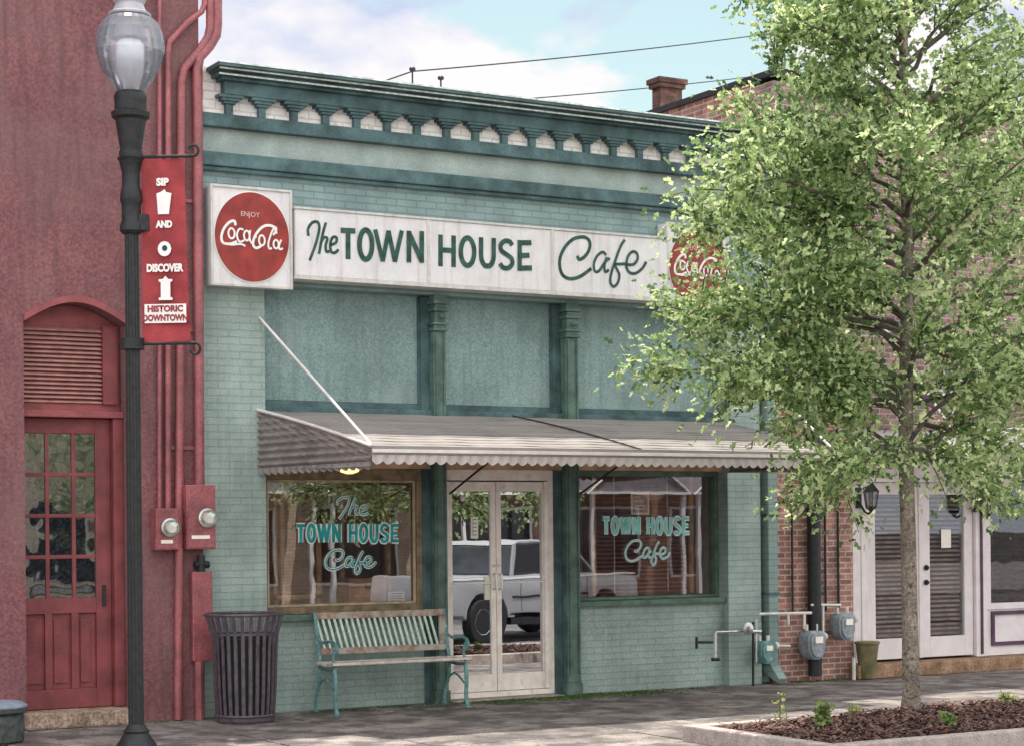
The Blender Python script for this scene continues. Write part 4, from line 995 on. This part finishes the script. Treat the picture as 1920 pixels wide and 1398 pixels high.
def make_leaf(mb, c, e, L_, w_):
    "lobed oak-like leaf: folded five-point blade"
    s_ = e.orthogonal().normalized(); s_.rotate(Matrix.Rotation(random.uniform(0, 6.28), 3, e)); nn = e.cross(s_)
    k = len(mb.v)
    P = [c, c + e * L_ * .35 + s_ * w_ + nn * w_ * .3, c + e * L_ * .55 + s_ * w_ * .35, c + e * L_ * .75 + s_ * w_ * .8 + nn * w_ * .3, c + e * L_, c + e * L_ * .75 - s_ * w_ * .8 + nn * w_ * .3, c + e * L_ * .55 - s_ * w_ * .35, c + e * L_ * .35 - s_ * w_ + nn * w_ * .3]
    mb.v += [tuple(p) for p in P]; mb.f += [(k, k + 1, k + 2, k + 6, k + 7), (k + 2, k + 3, k + 4, k + 5, k + 6)]

def build_tree(name, base, limbs, trunk_pts, trunk_r, label, seed, leaf_scale=1.0, per=95, group=None, tw=7, spread=.26):
    rnd = random.Random(seed); st = random.getstate(); random.seed(seed)
    t = empty(name, base, label, 'tree', group)
    B = Vector(base)
    MB().tube(trunk_pts, trunk_r, 14).build('trunk', m_bark, t, smooth=True)
    lm = MB(); lf = MB()
    for (z0, tip, r0) in limbs:
        # start on the trunk axis at height z0
        k = 0
        while k < len(trunk_pts) - 2 and trunk_pts[k + 1][2] < z0: k += 1
        a, b = Vector(trunk_pts[k]), Vector(trunk_pts[k + 1]); s_ = (z0 - a.z) / max(.01, b.z - a.z); p0 = a.lerp(b, max(0, min(1, s_)))
        tip = Vector(tip); L_ = (tip - p0).length
        mid = p0.lerp(tip, .5) + Vector((random.gauss(0, .04), random.gauss(0, .04), .10)) * L_ * .7
        pts = []
        for i in range(9):
            q = i / 8; pts.append(p0 * (1 - q) ** 2 + mid * 2 * q * (1 - q) + tip * q * q + Vector((random.gauss(0, .012), random.gauss(0, .012), random.gauss(0, .012))) * (1 if 0 < i < 8 else 0))
        lm.tube(pts, [r0 * (1 - .82 * i / 8) for i in range(9)], 6)
        nt_ = max(4, int(tw * L_))
        for j in range(nt_):
            q = random.uniform(.25, 1.0) if j else 1.0; i = min(7, int(q * 8)); c = pts[i].lerp(pts[i + 1], q * 8 - i)
            d = ((tip - p0).normalized() + Vector((random.gauss(0, .8), random.gauss(0, .8), random.gauss(.15, .6)))).normalized()
            l2 = random.uniform(.22, .55) * (1.15 - .4 * q); e1 = c + d * l2
            lm.tube([c, c.lerp(e1, .5) + Vector((0, 0, .02)), e1], [.007, .005, .003], 4, caps=False)
            for i2 in range(per):
                u_ = random.random() ** .8; cc = c.lerp(e1, u_ * 1.12) + Vector((random.gauss(0, 1), random.gauss(0, 1), random.gauss(0, .8))) * spread * .38 * (.35 + .75 * u_)
                e = (d + Vector((random.gauss(0, .8), random.gauss(0, .8), random.gauss(-.25, .7)))).normalized()
                ls = random.uniform(.045, .088) * leaf_scale; make_leaf(lf, cc, e, ls, ls * .27)
    lm.build('limb', mat('limb_bark', (.11, .095, .08), .9, .35, 9, .004, 45, grit=.3), t, smooth=True); lf.build('crown', m_leaf, t)
    random.setstate(st)
    print(name, 'leaf faces', len(lf.f))
    return t

TX, TY = 4.93, -4.05
TX = at(1708, 1345, TY)[0]
def tp(px, py, dy=0.0):
    "limb tip: where the crown edge stands, in tree coordinates"
    u, z = at(px, py, TY + dy); return (u - TX, dy, z - .1)
limbs = []
edge = [  # (start height, tip px, tip py, depth offset)
 (2.0, 1500, 880, -.3), (2.0, 1520, 950, .2), (2.15, 1590, 880, .5), (2.1, 1640, 860, -.6), (2.1, 1800, 880, -.3), (2.1, 1885, 955, .0), (2.0, 1870, 900, .5), (2.3, 1960, 870, .2),
 (2.5, 1208, 700, -.2), (2.55, 1310, 745, .2), (2.5, 1360, 700, -.4), (2.4, 1440, 760, .3), (2.5, 1480, 800, -.1), (2.6, 1400, 640, .0),
 (2.9, 1228, 560, .1), (3.0, 1260, 600, -.3), (3.0, 1330, 560, .3), (3.1, 1400, 500, -.5), (3.3, 1375, 455, .2), (3.4, 1262, 425, -.1),
 (3.5, 1390, 420, .2), (3.6, 1290, 360, .0), (3.7, 1340, 310, -.4), (3.9, 1380, 250, .3), (4.2, 1360, 215, .0), (4.3, 1430, 250, -.5),
 (4.6, 1400, 130, .2), (4.8, 1420, 60, -.1), (5.0, 1440, -20, .2), (5.0, 1500, 40, -.5), (5.4, 1520, -60, .3), (5.3, 1600, 0, -.4),
 (2.6, 1950, 780, .0), (2.8, 1990, 680, .4), (2.9, 1900, 720, -.6), (3.2, 2010, 560, -.2), (3.5, 2020, 440, .3), (3.9, 2000, 320, .0), (4.3, 1990, 200, -.3), (4.7, 1960, 80, .2), (5.1, 1940, -30, 0), (5.5, 1850, -80, .3),
]
for z0, px, py, dy in edge:
    if px < 1480: px += 52
    limbs.append((z0, tp(px, py, dy), .026))
rr = random.Random(5)
for k in range(46):
    z0 = 1.9 + 4.6 * k / 46; a = k * 2.399; rad = rr.uniform(.6, 1.5) * (1.05 - .5 * max(0, (z0 - 4.2) / 3.0)) * (1.0 if z0 > 2.6 else .8)
    limbs.append((z0, (rad * math.cos(a), rad * math.sin(a), z0 + rr.uniform(.2, .8)), .022))
tpts = [(.0, 0, -.06), (.005, 0, .12), (.0, 0, .6), (-.01, .0, 1.4), (-.02, .01, 2.1), (-.01, 0, 2.9), (.0, -.01, 3.8), (-.01, .01, 4.8), (.0, 0, 5.8), (.01, 0, 7.0), (0, 0, 7.6)]
trr = [.095, .073, .064, .060, .057, .053, .045, .038, .028, .014, .006]
tree = build_tree('oak_tree', (TX, TY, .12), limbs, tpts, trr, 'young green oak with a slim speckled trunk in the bed before the cafe', 11, 1.0, 60, tw=8, spread=.26)

# ---------------------------------------------------------------- across the street (seen reflected in the glass)
tk = empty('pickup_truck', (8.73, -14.1, -.37), 'silver crew cab pickup parked across the street, seen reflected in the cafe door', 'pickup', rz=R(-20))
def arch(cx, r=.44, n=8): return [(cx + r * math.cos(math.pi * (1 - k / n)), .42 + r * math.sin(math.pi * (1 - k / n))) for k in range(n + 1)]
prof = [(.0, .5), (.62, .5)] + arch(1.15)[0:] + [(1.68, .5), (3.85, .45)] + arch(4.4)[0:] + [(4.9, .5), (5.35, .5), (5.45, .62), (5.42, .95), (5.30, 1.06), (4.2, 1.14), (3.9, 1.16), (.02, 1.16), (-.02, .8)]
MB().prism(prof, 1, 0, 1.86).build('body', m_truck, tk, bevel=.03, smooth=True)
v = [(1.80, 1.161), (4.15, 1.161), (3.45, 1.68), (3.2, 1.73), (2.05, 1.73), (1.88, 1.68)]
MB().prism(v, 1, .12, 1.74).build('cab_glass', m_dkgl, tk, bevel=.03)
MB().prism([(1.86, 1.69), (3.46, 1.69), (3.2, 1.765), (2.05, 1.765)], 1, .14, 1.72).build('cab_roof', m_truck, tk, bevel=.02)
for y in (.115, 1.745):
    MB().tube([(1.80, y, 1.16), (1.90, y, 1.70)], .04, 6).build('pillar', m_truck, tk); MB().tube([(2.85, y, 1.16), (2.85, y, 1.70)], .022, 6).build('pillar', m_truck, tk); MB().tube([(4.16, y, 1.16), (3.45, y, 1.70)], .024, 6).build('pillar', m_truck, tk)
for cx in (1.15, 4.4):
    for y in (.0, 1.68):
        q = MB().lathe([(.22, -.1), (.36, -.1), (.375, -.05), (.375, .05), (.36, .1), (.22, .1)], (0, 0, 0), 24); q.v = [(cx + x, y + .1 + z, .375 + y_) for x, y_, z in q.v]; wl = q.build('wheel', m_tire, tk, smooth=True)
        q = MB().lathe([(.02, -.08), (.20, -.08), (.23, -.105), (.23, .105), (.20, .08), (.02, .08)], (0, 0, 0), 10); q.v = [(cx + x, y + .1 + z, .375 + y_) for x, y_, z in q.v]; q.build('rim', mat('grey_wheel_rim', (.45, .45, .47), .4, .1, 9), wl)
MB().box(1.7, 3.86, 1.862, 1.875, .76, .80).build('side_moulding', m_tire, tk); MB().box(.05, 5.3, 1.862, 1.868, 1.10, 1.13).build('pinstripe', m_wht, tk); MB().box(1.7, 3.86, 1.60, 1.84, .30, .42).build('running_board', m_tire, tk)
for dx in (2.55, 3.5): MB().box(dx, dx + .16, 1.862, 1.885, .98, 1.02).build('door_handle', m_chrome, tk)
for dx in (1.95, 2.86, 3.84): MB().box(dx, dx + .012, 1.8605, 1.864, .52, 1.09).build('door_gap', m_tire, tk)
MB().box(5.40, 5.50, .1, 1.76, .48, .66).build('bumper', m_chrome, tk, bevel=.02)
for y in (.1, 1.5): MB().box(5.38, 5.44, y, y + .26, .78, .94).build('headlight', m_wht, tk, bevel=.02)

def far_shop(x0, wd, y, h, m, mt, lab, gable=True):
    t = empty('far_shop', (x0, y, -.25), lab, 'building', 'shops across the street')
    MB().box(0, wd, -8, 0, 0, h).build('wall', m, t)
    n_ = int(wd // 2.4)
    for k in range(n_):
        a = .5 + k * (wd - .3) / n_; q = MB().box(a, a + (wd / n_) - 1.1, .0, .02, .7, 2.3).build('window', m_dkgl, t); frame_mb(a - .06, a + (wd / n_) - 1.04, .64, 2.36, .021, .06, .06).build('frame', mt, q)
    if gable:
        k = 0; a = 0
        while a + 3.0 <= wd:
            MB().prism([(a + .1, 2.65), (a + 2.9, 2.65), (a + 1.5, 3.75)], 1, .05, 1.5).build('porch_gable', mat('grey_shingle', (.22, .21, .23), .8, .2, 9), t)
            b = MB().tube([(a + .05, 1.53, 2.62), (a + 1.5, 1.53, 3.80), (a + 2.95, 1.53, 2.62)], .03, 4); b.box(a + .1, a + 2.9, 1.50, 1.56, 2.62, 2.68); b.build('gable_trim', mt, t)
            for px in (a + .2, a + 2.75): MB().box(px, px + .09, 1.38, 1.47, 0, 2.62).build('post', m_lav, t)
            a += 3.0
    return t
far_shop(8, 6.2, -22.5, 5, mat('far_tan', (.58, .44, .34), .8, .2, 3, brick=(.22, .076, .009, (.7, .7, .7), .1)), m_wht, 'tan shop with white porch gables across the street, left one in the reflection')
far_shop(14.6, 9.2, -22.5, 5.2, mat('far_brown', (.36, .22, .17), .8, .2, 3, brick=(.22, .076, .009, (.7, .7, .7), .1)), m_wht, 'brown brick shop with white porch gables across the street')
far_shop(0, 7.6, -23, 4.4, mat('far_cream', (.5, .42, .34), .8, .2, 3), m_wht, 'cream shop without gables across the street', False)
def far_tree(x, y, h, lab, sd):
    rq = random.Random(sd); lm_ = []
    for k in range(34):
        z0 = h * .3 + h * .55 * k / 34; a = k * 2.399; rad = rq.uniform(.8, 2.0); lm_.append((z0, (rad * math.cos(a), rad * math.sin(a), z0 + rq.uniform(.2, 1.0)), .04))
    build_tree('street_tree', (x, y, -.4), lm_, [(0, 0, 0), (0, 0, h * .3), (.05, 0, h * .6), (0, 0, h)], [.16, .13, .09, .02], lab, sd, 2.2, 15, 'trees across the street', 4, .6)
far_tree(5.5, -17.5, 6.0, 'leafy tree across the street seen in the left window reflection', 3)
far_tree(13.0, -19.5, 7.0, 'leafy tree across the street behind the pickup', 4)
